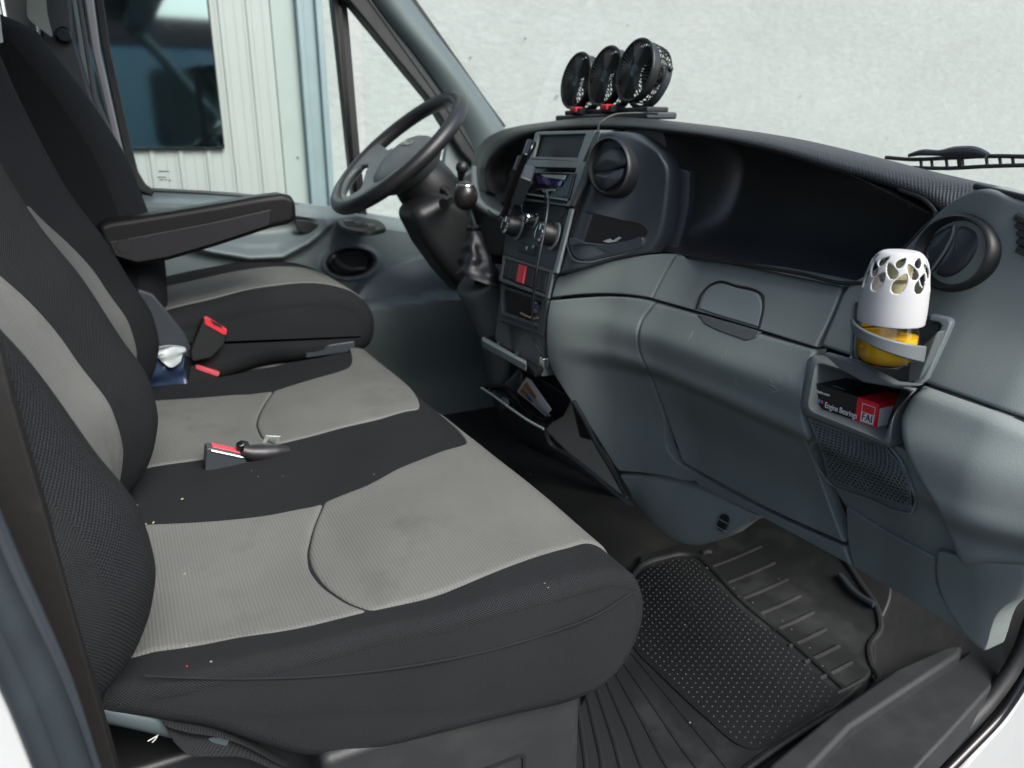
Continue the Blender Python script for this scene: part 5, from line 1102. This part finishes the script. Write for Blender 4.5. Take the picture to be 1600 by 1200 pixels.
mb = MB(); mb.tube([P(720, 278, Y=1.80), P(721, 268, Y=1.74), P(722, 262, Y=1.70)], [0.008, 0.010, 0.014], n=14, sm=8); mb.sphere(P(722, 262, Y=1.70), 0.015, n=14); mb.build('column_stalk', M_['black'], col)
mb = MB(); mb.tube([P(690, 290, Y=1.9), P(705, 310, Y=1.76), P(693, 318, Y=1.70)], [0.008, 0.009, 0.012], n=12, sm=8); mb.build('column_stalk', M_['blackgl'], col)

# ---------------------------------------------------------------- gear lever in its own pod on the dash
gl = thing('gear_lever', 'dash-mounted gear lever with glossy knob and black leather gaiter', 'gear lever', P(742, 440, Y=1.60))
kp = P(727, 306, Y=1.56); mb = MB(); mb.sphere(kp, 0.0275, n=24, sz=(1, 1, 1.12)); mb.build('knob', mat('brown_gloss_knob', (0.018, 0.016, 0.015), 0.32, coat=0.15), gl)
mb = MB(); rq = [kp + Vector((0.018 * math.cos(a), 0.018 * math.sin(a), 0.022)) for a in np.linspace(0, 2*math.pi, 25)[:-1]]; mb.tube(rq, 0.0022, n=8, closed=True); mb.build('knob_ring', M_['chrome'], gl)
mb = MB(); mb.tube([kp, P(735, 335, Y=1.57), P(741, 352, Y=1.58), P(744, 372, Y=1.59)], [0.010, 0.0055, 0.0055, 0.0055], n=12, sm=10); mb.build('shaft', M_['metal'], gl)
cpt = P(740, 356, Y=1.58); mb = MB(); mb.lathe([(0.010, -0.010), (0.016, -0.008), (0.017, 0.002), (0.012, 0.006), (0.007, 0.007)], Matrix.Translation(cpt), n=20); mb.build('collar', M_['blackgl'], gl)
rings = []
for t in np.linspace(0, 1, 26):
    cx, cy = 740 + 11 * t, 360 + 80 * t; c_ = P(cx, cy, Y=1.58 - 0.02 * t); w = 0.017 + 0.042 * t**1.1
    ring = []
    for a in np.linspace(0, 2*math.pi, 49)[:-1]:
        k_ = 1 + 0.14 * math.sin(5 * a + 2.5 * t + 0.6 * math.sin(9 * t)) * smooth(0.05, 0.4, t) * (1 - 0.7 * smooth(0.75, 1, t)) + 0.05 * math.sin(22 * t + 2 * a)
        ring.append((c_.x + w * 0.9 * k_ * math.cos(a), c_.y + w * k_ * math.sin(a), c_.z - 0.02 * t * math.cos(a)))
    rings.append(ring)
grid_mesh('gaiter', np.array(rings), M_['leather'], gl, closed_u=True, ang=80)
rings = []; 
for (u, v, ru, rv, yy) in ((751, 434, 0.042, 0.056, 1.60), (751, 434, 0.050, 0.064, 1.60), (751, 437, 0.053, 0.067, 1.60), (752, 444, 0.052, 0.066, 1.60), (756, 455, 0.046, 0.054, 1.60), (763, 485, 0.038, 0.044, 1.60), (770, 515, 0.032, 0.036, 1.60), (776, 550, 0.028, 0.030, 1.60), (780, 590, 0.026, 0.028, 1.60)):
    c_ = P(u, v, Y=yy); rings.append([(c_.x + ru * math.cos(a) , c_.y + rv * math.sin(a), c_.z + 0.55 * ru * math.cos(a)) for a in np.linspace(0, 2*math.pi, 49)[:-1]])
rings.insert(0, [tuple(Vector(p) * 0.3 + (P(751, 440, Y=1.60)) * 0.7) for p in rings[0]])
grid_mesh('gear_pod', np.array(rings), M_['greydk'], dash, closed_u=True, ang=70)
mb = MB(); mb.sphere(P(797, 516, Y=1.5), 0.006, n=10); mb.build('pod_screw', M_['chrome'], dash)

# ---------------------------------------------------------------- phone in a holder, plugs and cables
ph = thing('phone_holder', 'black phone clamp holding a slim phone beside the radio', 'phone holder', P(805, 290, X=0.73))
pa, pb = P(789, 332, X=0.735), P(824, 232, X=0.735); vw = ((pa + pb) / 2 - Vector((0, 0, ZC))).normalized(); exx = (pb - pa).normalized()
Mp = FR((pa + pb) / 2, exx, vw.cross(exx)); Lp = (pb - pa).length / 2
mb = MB(); mb.prism(rrect(-Lp, -0.0065, Lp, 0.0065, 0.005), 0.055, Mp, -0.02); mb.build('phone', M_['blackgl'], ph, bev=0.003)
mb = MB(); mb.prism(rrect(-0.032, 0.004, 0.036, 0.029, 0.004), 0.050, Mp, -0.030); mb.build('clamp', M_['pod'], ph, bev=0.003, seg=3)
mb = MB(); mb.prism(rrect(-0.042, -0.014, 0.042, -0.005, 0.004), 0.05, Mp, -0.02); mb.build('back_plate', M_['black'], ph, bev=0.003)
mb = MB(); mb.tube([Mp @ Vector((0, -0.01, 0)), P(815, 286, X=0.755), P(822, 288, X=0.785)], 0.008, n=10); mb.build('arm', M_['black'], ph)
mb = MB(); mb.sphere(P(818, 288, X=0.76), 0.017, n=16); mb.build('ball_joint', M_['black'], ph)
mb = MB(); mb.tube([P(832, 224, X=0.775), P(828, 232, X=0.765), P(818, 250, X=0.755), P(812, 262, X=0.75)], 0.0085, n=10, sm=12); mb.build('clamp_arm', M_['blackgl'], ph)
cb = MB(); cb.tube([P(786, 330, X=0.735), P(780, 338, X=0.735), P(772, 336, X=0.74), P(763, 328, X=0.745)], 0.002, n=6, sm=14)
tag(cb.build('charging_cable', M_['black'], None), 'short thin cable at the foot of the phone', 'cable')
cb = MB(); cb.tube([P(822, 290, X=0.75), P(821, 305, X=0.745), P(815, 322, X=0.74), P(822, 338, X=0.73), P(838, 338, X=0.725), P(850, 325, X=0.72), P(852, 305, X=0.72), P(842, 296, X=0.73), P(832, 300, X=0.74)], 0.0018, n=6, sm=50)
tag(cb.build('looped_cable', M_['blackgl'], None), 'thin black cable looped in front of the radio', 'cable')
cb = MB(); cb.tube([P(845, 296, X=0.735), P(854, 298, X=0.725), P(857, 312, X=0.715), P(854, 340, X=0.70), P(848, 375, X=0.685), P(843, 400, X=0.675), P(838, 425, X=0.668), P(834, 455, X=0.665), P(832, 480, X=0.665), P(833, 520, X=0.67), P(838, 540, X=0.675), P(845, 552, X=0.68), P(849, 562, X=0.685)], 0.0021, n=6, sm=70); 
hang = cb.build('hanging_cable', M_['blackgl'], None); tag(hang, 'thin black cable hanging down the console past the hazard button', 'cable')
q = P(850, 565, X=0.68); mb = MB(); mb.box((q.x - .006, q.y - .008, q.z - .010), (q.x + .006, q.y + .008, q.z + .008)); mb.build('plug', M_['chrome'], hang, bev=0.002)

# ---------------------------------------------------------------- three fans on the dash top
fans = thing('triple_fan', 'black triple dashboard fan with round grilles and red switches', 'fan', (0.97, 1.46, 0.905))
fr = 0.0585; FXm = 0.968
fn = Vector((-0.98, 0.02, 0.19)).normalized()
mfan = M_['black']
def fan_head(c, r):
    Mf = FR(c, Vector((0, -1, 0)), Vector((0.19, 0, 0.98)))      # z towards the seats
    if Mf.col[2].to_3d().dot(fn) < 0: Mf = Mf @ Matrix.Rotation(math.pi, 4, 'Y')
    hb = MB(); hb.tube([Mf @ Vector((r * math.cos(a), r * math.sin(a), 0)) for a in np.linspace(0, 2*math.pi, 57)[:-1]], 0.0034, n=10, closed=True); head = hb.build('fan_head', mfan, fans)
    mb = MB(); d = 0.018
    mb.lathe([(r - 0.001, 0.0), (r + 0.001, -0.001), (r - 0.001, -d), (r - 0.003, -d)], Mf, n=56, cap=False); mb.build('front_band', mfan, head)
    mb = MB(); mb.lathe([(0.0, 0.004), (0.012, 0.003), (0.0145, 0.0), (0.0145, -0.004), (0, -0.004)], Mf, n=28, cap=False); mb.build('hub_cap', M_['blackgl'], head)
    mb = MB()
    for k in range(44):
        a = 2 * math.pi * k / 44; p0 = Mf @ Vector((0.013 * math.cos(a), 0.013 * math.sin(a), 0.002)); p1 = Mf @ Vector((0.6 * r * math.cos(a + 0.10), 0.6 * r * math.sin(a + 0.10), 0.003)); p2 = Mf @ Vector((r * math.cos(a + 0.16), r * math.sin(a + 0.16), 0.0)); mb.tube([p0, p1, p2], 0.00135, n=5)
    tag(mb.build('grille_spokes', mfan, head), kind='stuff')
    mb = MB()
    for k in range(30):
        a = 2 * math.pi * k / 30; mb.tube([Mf @ Vector(((r - 0.001) * math.cos(a), (r - 0.001) * math.sin(a), -d)), Mf @ Vector(((r - 0.004) * math.cos(a), (r - 0.004) * math.sin(a), -0.046)), Mf @ Vector(((r - 0.012) * math.cos(a), (r - 0.012) * math.sin(a), -0.054)), Mf @ Vector((0.014 * math.cos(a), 0.014 * math.sin(a), -0.058))], 0.0013, n=5)
    for rr_, zz in ((r - 0.003, -0.033), (r - 0.006, -0.050), (r * 0.62, -0.056), (r * 0.8, -0.0555)):
        mb.tube([Mf @ Vector((rr_ * math.cos(a), rr_ * math.sin(a), zz)) for a in np.linspace(0, 2*math.pi, 41)[:-1]], 0.0013, n=5, closed=True)
    tag(mb.build('rear_cage', mfan, head), kind='stuff')
    mb = MB(); mb.lathe([(0, -0.062), (0.017, -0.060), (0.018, -0.030), (0, -0.028)], Mf, n=24, cap=False); mb.build('motor', mfan, head)
    for k in range(5):
        a = 2 * math.pi * k / 5; g_ = []
        for t in np.linspace(0, 1, 7):
            rad = 0.015 + (r - 0.022) * t; row = []
            for s_ in np.linspace(-1, 1, 5):
                aa = a + s_ * (0.60 - 0.04 * t) + 0.35 * t; row.append(tuple(Mf @ Vector((rad * math.cos(aa), rad * math.sin(aa), -0.020 + 0.007 * s_))))
            g_.append(row)
        grid_mesh('blade', np.array(g_), M_['black'], head, solid=0.0012)
    # yoke
    yk = MB(); pts = [Mf @ Vector((sx * (r + 0.006) * math.cos(t), (r + 0.006) * math.sin(t), -0.034)) for sx, t in ((1, 0.15), (1, -0.25), (1, -0.6), (1, -0.95), (1, -1.3), (-1, -1.3), (-1, -0.95), (-1, -0.6), (-1, -0.25), (-1, 0.15))]
    yk.tube(pts, 0.0052, n=8, sm=40, flat=1.7, upv=tuple(Mf.col[2].to_3d())); yk.build('yoke', M_['pod'], head)
    pn = MB(); pn.sphere(Mf @ Vector((r + 0.010, 0.006, -0.034)), 0.006, n=10); pn.build('pivot', mfan, head)
for u, v in ((992, 110), (945, 119), (900, 126)): fan_head(P(u, v, X=FXm), fr)
mb = MB(); mb.box((0.948, 1.285, 0.889), (1.022, 1.640, 0.902)); mb.build('base', M_['pod'], fans, bev=0.004)
mb = MB(); mb.box((0.958, 1.30, 0.902), (1.012, 1.615, 0.912)); mb.build('mount_rail', M_['black'], fans, bev=0.003)
for u, v in ((900, 172), (948, 168)):
    q = P(u, v, X=0.945); mb = MB(); mb.box((q.x - 0.004, q.y - 0.022, q.z - 0.010), (q.x + 0.03, q.y + 0.022, q.z + 0.004)); hs = mb.build('switch_housing', mfan, fans, bev=0.003)
    mb = MB(); mb.box((q.x - 0.009, q.y - 0.012, q.z - 0.0055), (q.x + 0.012, q.y + 0.012, q.z + 0.0065)); mb.build('rocker_switch', M_['red'], hs, bev=0.003)
cb = MB(); cb.tube([P(1028, 178, X=0.945), P(1005, 177, X=0.93), P(985, 177, X=0.905), P(955, 181, X=0.862), P(940, 190, X=0.842), P(934, 205, X=0.815), P(926, 235, X=0.802), P(912, 280, X=0.783), P(900, 315, X=0.772), P(885, 332, X=0.757), P(868, 345, X=0.742), P(857, 356, X=0.735)], 0.0021, n=6, sm=80)
tag(cb.build('fan_cable', M_['rubber'], None), 'thin black cable running from the fans down the console edge', 'cable')

# ---------------------------------------------------------------- tilt-out bin and its contents
bn = thing('console_bin', 'dark grey tilt-out bin hanging open below the console', 'bin', P(980, 785, X=0.86))
A_ = P(762, 610, Z=0.33); B_ = P(848, 670, Z=0.31); C_ = P(893, 622, Z=0.345); D_ = P(815, 574, Z=0.36)
Eb = P(986, 792, Z=0.09); Fb = Vector((Eb.x, A_.y - 0.01, 0.09)); Eb2 = Eb + Vector((0.03, 0, 0.01)); Fb2 = Fb + Vector((0.03, 0, 0.01))
def panel(name, pts, th, matn, bev=0.002):
    pts = [Vector(p) for p in pts]; n_ = (pts[1] - pts[0]).cross(pts[2] - pts[0]).normalized(); mb = MB(); k_ = len(pts)
    mb.add([tuple(p) for p in pts] + [tuple(p + n_ * th) for p in pts], [tuple(range(k_)), tuple(range(2*k_ - 1, k_ - 1, -1))] + [(i, k_ + i, k_ + (i+1) % k_, (i+1) % k_) for i in range(k_)]); return mb.build(name, matn, bn, bev=bev)
front = [[(762, 611), (785, 632), (815, 652), (848, 670)], [(768, 625), (790, 650), (820, 672), (855, 690)], [(790, 672), (815, 690), (845, 700), (890, 715)], [(835, 690), (860, 705), (910, 740), (985, 792)]]
zz = lambda x, y, z: x - (0.70 + 0.62 * np.clip(0.33 - z, -0.05, 1) + 0.03)
patch('front_panel', front, zz, M_['greydk'], bn, nu=24, nv=20, er=0.004, into=(1, 0, 0.2), depth=0.006)
side = [[(849, 669), (866, 652), (893, 622)], [(880, 700), (900, 680), (918, 668)], [(930, 745), (940, 725), (950, 712)], [(984, 790), (985, 788), (984, 780)]]
gA = hit(np.array([(849, 670)], float), zz)[0]; yS = gA[1]
patch('side_panel', side, lambda x, y, z: y - (yS + 0.02), M_['greydk'], bn, nu=14, nv=24, er=0.003, into=(0, 1, 0), depth=0.004)
patch('inner_side', [[(812, 577), (785, 604), (770, 614)], [(830, 610), (805, 632), (785, 640)]], PY(yS + 0.16), M_['greydk'], bn, nu=10, nv=8, er=0.002, into=(0, 1, 0), depth=0.004)
slab('back_panel', [(815, 576), (830, 584), (893, 623), (880, 650), (850, 668), (820, 640)], PX(0.815), M_['black'], bn, depth=0.004)
slab('bin_bottom', [(770, 620), (815, 580), (890, 625), (850, 672)], PZ(0.26), M_['black'], bn, (0, 0, -1), 0.006)
mb = MB(); mb.tube([P(u, v, Z=0.325) for u, v in ((752, 606), (770, 618), (800, 640), (830, 660), (849, 670))], 0.0026, n=8, sm=20); mb.tube([hit(np.array([p], float), lambda x, y, z: y - (yS + 0.018))[0] for p in ((849, 670), (866, 653), (893, 622))], 0.0024, n=8, sm=12); mb.build('rim', M_['grey2'], bn)
mb = MB(); mb.tube(hit(np.array([(896, 627), (915, 660), (930, 690), (958, 738), (978, 775)], float), FDo(-0.006)), 0.005, n=8, sm=20); mb.build('hinge_strip', M_['seal'], bn)
pkt = slab('leaflet', [(808, 612), (822, 590), (829, 594), (861, 640), (852, 650), (834, 634)], PX(0.775), M_['pale'], None, depth=0.002, bev=0)
tag(pkt, 'white leaflet with orange and blue print standing in the bin', 'leaflet')
slab('orange_print', [(811, 612), (822, 597), (838, 620), (832, 630)], PX(0.7735), mat('orange_print', (0.55, 0.22, 0.04), 0.5), pkt, depth=0.001, bev=0)
slab('blue_print', [(821, 614), (828, 612), (834, 622), (828, 628)], PX(0.7728), mat('blue_print', (0.02, 0.10, 0.35), 0.5), pkt, depth=0.001, bev=0)
pen = MB(); pen.tube([P(820, 607, X=0.765), P(840, 634, X=0.765), P(858, 650, X=0.765)], 0.0032, n=10); tag(pen.build('pen', M_['silver'], None), 'slim silver pen resting on the leaflet in the bin', 'pen')
for k, (pts, lab) in enumerate((
    ([(752, 605), (770, 604), (790, 606), (808, 622), (824, 645), (830, 655)], 'thick black cable with its plug end poking over the bin rim'),
    ([(768, 606), (795, 612), (815, 630), (832, 648), (846, 656), (856, 652)], 'black cable coil lying under the leaflet in the bin'))):
    cb = MB(); cb.tube([P(u, v, X=0.745 + 0.008 * k) for u, v in pts], 0.0042, n=8, sm=40)
    if k == 1: cb.tube([P(u + 2, v + 5, X=0.75) for u, v in [(764, 605), (785, 609), (803, 626), (818, 644), (836, 655)]], 0.0040, n=8, sm=30)
    tag(cb.build('bin_cable', M_['blackgl'], None), lab, 'cable')
mb = MB(); q = P(789, 626, X=0.74); mb.box((q.x - .006, q.y - .010, q.z - .008), (q.x + .006, q.y + .010, q.z + .006)); tag(mb.build('cable_clip', M_['silver'], None, bev=0.002), 'small grey clip beside the cables in the bin', 'clip')

# ---------------------------------------------------------------- belt buckles, tongue, bag
Fc = cu.F()
b1 = thing('belt_buckle', 'black seat belt buckle with red button between the bench seats', 'buckle', P(352, 725, Y=1.27))
slab('housing', [(322, 701), (329, 700), (386, 713), (386, 725), (378, 740), (324, 748), (320, 735)], PY(1.255), M_['pod'], b1, (0, 1, 0), 0.028, bev=0.003)
q1 = [P(u, v, Y=1.262) for u, v in ((331, 701), (384, 712))]
mb = MB(); mb.box((0, 0, -0.002), ((q1[1] - q1[0]).length, 0.020, 0.004), FR(q1[0], q1[1] - q1[0], (0, 1, 0))); mb.build('release_button', mat('pink_red_plastic', (0.65, 0.07, 0.10), 0.4), b1, bev=0.0015)
mb = MB(); mb.tube([P(u, v, Y=1.2535) for u, v in ((330, 704), (386, 716))], 0.0016, n=6); mb.build('edge_strip', M_['steel'], b1)
b2 = thing('belt_connector', 'black belt end piece with open steel tongue lying on bench', 'buckle', P(412, 708, Y=1.26))
ol = [P(u, v, Y=1.26) for u, v in ((378, 704), (390, 707), (410, 708), (432, 706), (452, 704))]
mb = MB(); mb.tube(ol, [0.011, 0.0145, 0.0160, 0.0135, 0.007], n=14, sm=18, flat=1.0, upv=(0, 0, 1)); mb.build('boot', M_['leather'], b2)
slab('end_lug', [(371, 697), (380, 693), (392, 695), (388, 708), (374, 711), (370, 705)], PY(1.262), M_['blackgl'], b2, (0, 1, 0), 0.02, bev=0.004, seg=3)
mo = [P(u, v, Y=1.275) for u, v in ((405, 699), (415, 680), (438, 681), (433, 700))]; Mo = FR(mo[0], mo[3] - mo[0], mo[1] - mo[0]); L2 = [(Mo.inverted() @ p) for p in mo]; L2 = [(p.x, p.y) for p in L2]
c2 = np.mean(L2, axis=0); inn = [tuple(c2 + (np.array(p) - c2) * np.array([0.55, 0.48]) + np.array([0.001, 0.0005])) for p in L2]
mb = MB(); mb.frame(L2, inn, 0.0025, Mo); mb.build('tongue', M_['steel'], b2, bev=0.0006)
b3 = thing('belt_buckle', 'black buckle with tilted red button at side of driver cushion', 'buckle', P(330, 530, Y=1.77))
slab('housing', [(318, 497), (356, 521), (350, 540), (330, 560), (300, 566), (298, 548)], PY(1.765), M_['black'], b3, (0, 1, 0), 0.025, bev=0.004)
slab('release_button', [(319, 497), (324, 496), (355, 515), (354, 524), (348, 523), (320, 507)], PY(1.762), M_['red'], b3, (0, 1, 0), 0.018, bev=0.002)
slab('slot', [(329, 500), (345, 508), (348, 513), (334, 507)], PY(1.7605), M_['black'], b3, (0, 1, 0), 0.004, bev=0)
b4 = thing('belt_buckle', 'black buckle with pink-red top behind the far bench edge', 'buckle', P(320, 585, Y=1.80))
slab('housing', [(297, 575), (304, 570), (345, 586), (330, 600), (292, 600)], PY(1.79), M_['black'], b4, (0, 1, 0), 0.025, bev=0.003)
slab('release_button', [(305, 570), (311, 571), (344, 583), (340, 589), (306, 577)], PY(1.787), mat('rose_plastic', (0.60, 0.08, 0.10), 0.4), b4, (0, 1, 0), 0.018, bev=0.002)
# crumpled blue and white bag between the seats
bagp = [[(236, 542), (262, 541), (290, 544)], [(238, 556), (256, 552), (288, 556)], [(236, 568), (262, 566), (286, 570)], [(232, 590), (262, 594), (292, 588)], [(228, 612), (262, 616), (296, 606)]]
gG = lambda G: G + np.array([0, -1, 0]) * (0.012 * np.sin(np.linspace(0, 7.5, G.shape[1])[None] + np.linspace(0, 3, G.shape[0])[:, None]) + 0.007 * np.sin(np.linspace(0, 13, G.shape[0])[:, None] + np.linspace(0, 4, G.shape[1])[None]))[..., None]
mbag = mat('navy_bag_film', (0.035, 0.055, 0.11), 0.3, bump=(60, 0.4, 0.004))
bag = patch('crumpled_bag', [bagp[1], bagp[2], bagp[3], bagp[4]], PY(1.775), mbag, None, nu=30, nv=26, er=0.004, into=(0, 1, 0), depth=0.03, off=gG)
tag(bag, 'crumpled navy and white bag stuffed between the seats', 'bag')
patch('white_top', [bagp[0], [(240, 556), (258, 562), (287, 552)], [(246, 560), (266, 572), (282, 562)]], PY(1.765), mat('white_bag_film', (0.55, 0.60, 0.60), 0.4, bump=(60, 0.4, 0.004)), bag, nu=20, nv=12, er=0.002, into=(0, 1, 0), depth=0.006, off=gG)
# driver's shoulder belt and its anchor
belt = patch('seat_belt', [[(36, -60), (42, 0), (44, 28), (62, 44), (81, 58)], [(60, -60), (72, 0), (74, 20), (78, 38), (82, 52)]], PY(2.12), mat('grey_belt_webbing', (0.30, 0.33, 0.30), 0.6, bump=(500, 0.4, 0.0006)), None, nu=24, nv=8, er=0, into=(0, 1, 0), depth=0.002)
tag(belt, 'pale grey driver seat belt webbing hanging from pillar', 'seat belt')
q = P(100, 55, Y=2.23); mb = MB(); mb.lathe([(0.0, 0.012), (0.014, 0.012), (0.018, 0.006), (0.019, 0.0)], FR(q, (1, 0, 0), (0, 0, 1)), n=24); mb.build('belt_anchor', M_['blackgl'], belt)
b5 = patch('seat_belt', [[(-30, -40), (-4, 0), (2, 40), (5, 66)], [(-60, -40), (-40, 0), (-30, 40), (-20, 72)]], PY(1.66), mat('bench_belt_webbing', (0.32, 0.36, 0.36), 0.6), None, nu=16, nv=6, er=0, into=(0, 1, 0), depth=0.002)
tag(b5, 'edge of a pale belt at the bench backrest top', 'seat belt')

# ---------------------------------------------------------------- windscreen wiper outside the glass
wp = thing('windscreen_wiper', 'black windscreen wiper resting outside above the dash end', 'wiper', P(1490, 250, X=1.28))
XW = 1.30
mb = MB(); mb.tube([P(u, v, X=XW) for u, v in ((1384, 246), (1420, 249), (1480, 247), (1545, 244), (1640, 246))], 0.0035, n=8, sm=20); mb.build('arm', M_['black'], wp)
mb = MB(); mb.tube([P(u, v, X=XW) for u, v in ((1425, 262), (1480, 263), (1540, 260), (1650, 257))], 0.0042, n=8, sm=20, flat=0.8); mb.build('blade', M_['rubber'], wp)
mb = MB(); mb.tube([P(u, v, X=XW - 0.004) for u, v in ((1420, 243), (1436, 239), (1470, 239), (1495, 237), (1530, 238), (1543, 243))], [0.003, 0.006, 0.005, 0.0095, 0.009, 0.005], n=10, sm=20); mb.build('yoke_cover', M_['pod'], wp)
for u in (1438, 1455, 1478, 1500, 1541, 1562, 1582):
    mb = MB(); mb.tube([P(u, 246, X=XW), P(u + 2, 261, X=XW)], 0.0028 if u != 1500 else 0.006, n=6); mb.build('claw', M_['black'], wp)

# ---------------------------------------------------------------- floor mats
Fz = lambda x, y, z: floor_z(x, y) + 0.012 - z
mt = patch('floor_mat', [[(1000, 868), (1080, 846), (1180, 826), (1270, 822)], [(985, 940), (1100, 905), (1240, 860), (1390, 905)], [(960, 1010), (1100, 980), (1250, 940), (1372, 985)], [(900, 1110), (1040, 1090), (1200, 1060), (1362, 1050)], [(850, 1240), (980, 1240), (1090, 1230), (1180, 1195)]], Fz, M_['rubber'], None, nu=50, nv=50, er=0.006, into=(0, 0, -1), depth=0.012)
tag(mt, 'black ribbed rubber floor mat with studded heel pad', 'floor mat')
def fpath(pts, r, n_=30, dz=0.0, name='rib', matn=None):
    h = hit(spline(np.array(pts, float), n_), lambda x, y, z: floor_z(x, y) + 0.012 + dz - z); mb = MB(); mb.tube(h, r, n=8); return mb.build(name, matn or M_['rubber'], mt)
hp = [(994, 905), (1005, 893), (1040, 879), (1068, 874), (1086, 880), (1100, 893), (1150, 944), (1230, 1012), (1300, 1075), (1312, 1084), (1300, 1096), (1230, 1143), (1195, 1166), (1176, 1170), (1160, 1165), (1100, 1118), (1040, 1062), (985, 1000)]
hpo = [(985, 905), (1000, 886), (1038, 871), (1070, 866), (1092, 872), (1110, 888), (1158, 938), (1240, 1006), (1318, 1076)]
fpath(hpo, 0.006, 60, name='pad_border')
slab('heel_pad', hp, lambda x, y, z: floor_z(x, y) + 0.0155 - z, M_['black'], mt, (0, 0, -1), 0.003, sm=90, bev=0)
# studs on the pad
hpl = hit(spline(np.array(hp, float), 121, closed=True)[:-1], Fz)[:, :2]
def inside(p, poly):
    x, y = p; c_ = False; j = len(poly) - 1
    for i in range(len(poly)):
        if (poly[i][1] > y) != (poly[j][1] > y) and x < (poly[j][0] - poly[i][0]) * (y - poly[i][1]) / (poly[j][1] - poly[i][1]) + poly[i][0]: c_ = not c_
        j = i
    return c_
def distp(p, poly): return min(math.hypot(p[0] - q[0], p[1] - q[1]) for q in poly)
stud = MB(); sp_ = 0.0120; x0, y0 = hpl.min(0); x1, y1 = hpl.max(0)
i = 0
for ii, xx in enumerate(np.arange(x0, x1, sp_)):
    for jj, yy in enumerate(np.arange(y0, y1, sp_)):
        yq = yy + (sp_ / 2 if ii % 2 else 0)
        if inside((xx, yq), hpl) and distp((xx, yq), hpl) > 0.004:
            z_ = float(floor_z(xx, yq)) + 0.0155; r_ = 0.0012
            stud.add([(xx - r_, yq - r_, z_), (xx + r_, yq - r_, z_), (xx + r_, yq + r_, z_), (xx - r_, yq + r_, z_), (xx, yq, z_ + 0.0018)], [(0, 1, 4), (1, 2, 4), (2, 3, 4), (3, 0, 4)])
tag(stud.build('studs', mat('worn_stud', (0.060, 0.064, 0.064), 0.35), mt, sm=False, fix=False), kind='stuff')
for k in range(8):
    a, b = (985 - 14 * k, 1018 + 12 * k), (1108 - 30 * k, 1166 + 20 * k)
    fpath([a, ((a[0] + b[0]) / 2, (a[1] + b[1]) / 2), b, (b[0] + 30, b[1] + 36)], 0.0042, 20, dz=-0.001)
for k in range(9):
    a, b = (1112 + 24 * k, 886 + 25 * k), (1190 + 20 * k, 854 + 26 * k)
    fpath([a, ((a[0] + b[0]) / 2, (a[1] + b[1]) / 2 + 1), b], 0.0045, 12, dz=-0.001)
fpath([(1096, 866), (1104, 862), (1112, 862)], 0.006, 8)
fpath([(1272, 826), (1310, 862), (1345, 912), (1372, 955), (1375, 985), (1358, 1010), (1362, 1040), (1374, 1062), (1366, 1076), (1290, 1120), (1200, 1178), (1150, 1215)], 0.006, 60, name='mat_rim')
fpath([(1312, 898), (1335, 925), (1366, 945)], 0.006, 14, dz=0.01, name='rim_wear', matn=M_['seal'])
fpath([(700, 610), (730, 580), (775, 545)], 0.008, 14, name='floor_edge')
# crumbs and grass cuttings on the seats and floor
cr = MB(); mcr = mat('dry_crumb', (0.30, 0.28, 0.21), 0.8)
def crumb(u, v, F, L_, w, a):
    p = hit(np.array([(u, v)], float), F)[0]; d = Vector((math.cos(a), math.sin(a), 0)) * L_; cr.tube([Vector(p) + Vector((0, 0, w)) - d, Vector(p) + Vector((0, 0, w * 1.3)), Vector(p) + Vector((0, 0, w)) + d], [w * .6, w, w * .5], n=5)
for u, v, L_, w, a in ((289, 900, .004, .0018, .9), (285, 781, .002, .0013, 0), (240, 818, .0025, .0014, 1), (228, 820, .002, .0012, 2), (214, 790, .0013, .0009, 0), (340, 995, .005, .0008, 1.2), (254, 995, .004, .0009, .2), (290, 1011, .004, .0007, -.4), (347, 831, .0012, .0009, 0), (318, 942, .0012, .0008, 0), (382, 970, .0012, .0008, 0), (616, 780, .0012, .0008, 0), (614, 795, .0010, .0008, 0), (330, 1035, .0012, .0009, 0), (300, 940, .001, .0008, 0)):
    crumb(u, v, Fc, L_, w, a)
rr = random.Random(4)
for _ in range(12): crumb(rr.uniform(300, 900), rr.uniform(720, 960), Fc, 0.0009, 0.0006, rr.uniform(0, 3))
for u, v in ((1130, 905), (1146, 920), (1154, 933), (1176, 942), (1192, 956), (1222, 970), (1237, 984), (1265, 1013), (1285, 1041), (1105, 888), (1217, 905), (1085, 945), (1015, 917), (1070, 977), (1078, 1130), (1170, 1000)):
    crumb(u, v, lambda x, y, z: floor_z(x, y) + 0.016 - z, rr.uniform(.0008, .0016), rr.uniform(.0006, .0010), rr.uniform(0, 3))
tag(cr.build('crumbs', mcr, None), 'dry crumbs and cuttings scattered on the seats and mat', 'litter', kind='stuff')
q = P(292, 1041, Y=0.70); mb = MB(); mb.sphere(hit(np.array([(292, 1041)], float), Fc)[0], 0.0009, n=8); tag(mb.build('red_speck', M_['red'], None), 'tiny red speck near the bench front seam', 'speck')
wi = MB(); 
for pts in ([(231, 1158), (240, 1153), (247, 1149)], [(238, 1160), (243, 1155), (247, 1148)]): wi.tube([P(u, v, Y=0.735) for u, v in pts], 0.00045, n=5)
tag(wi.build('straw_sliver', M_['pale'], None), 'pale straw sliver stuck on the steel tube under the bench', 'straw')
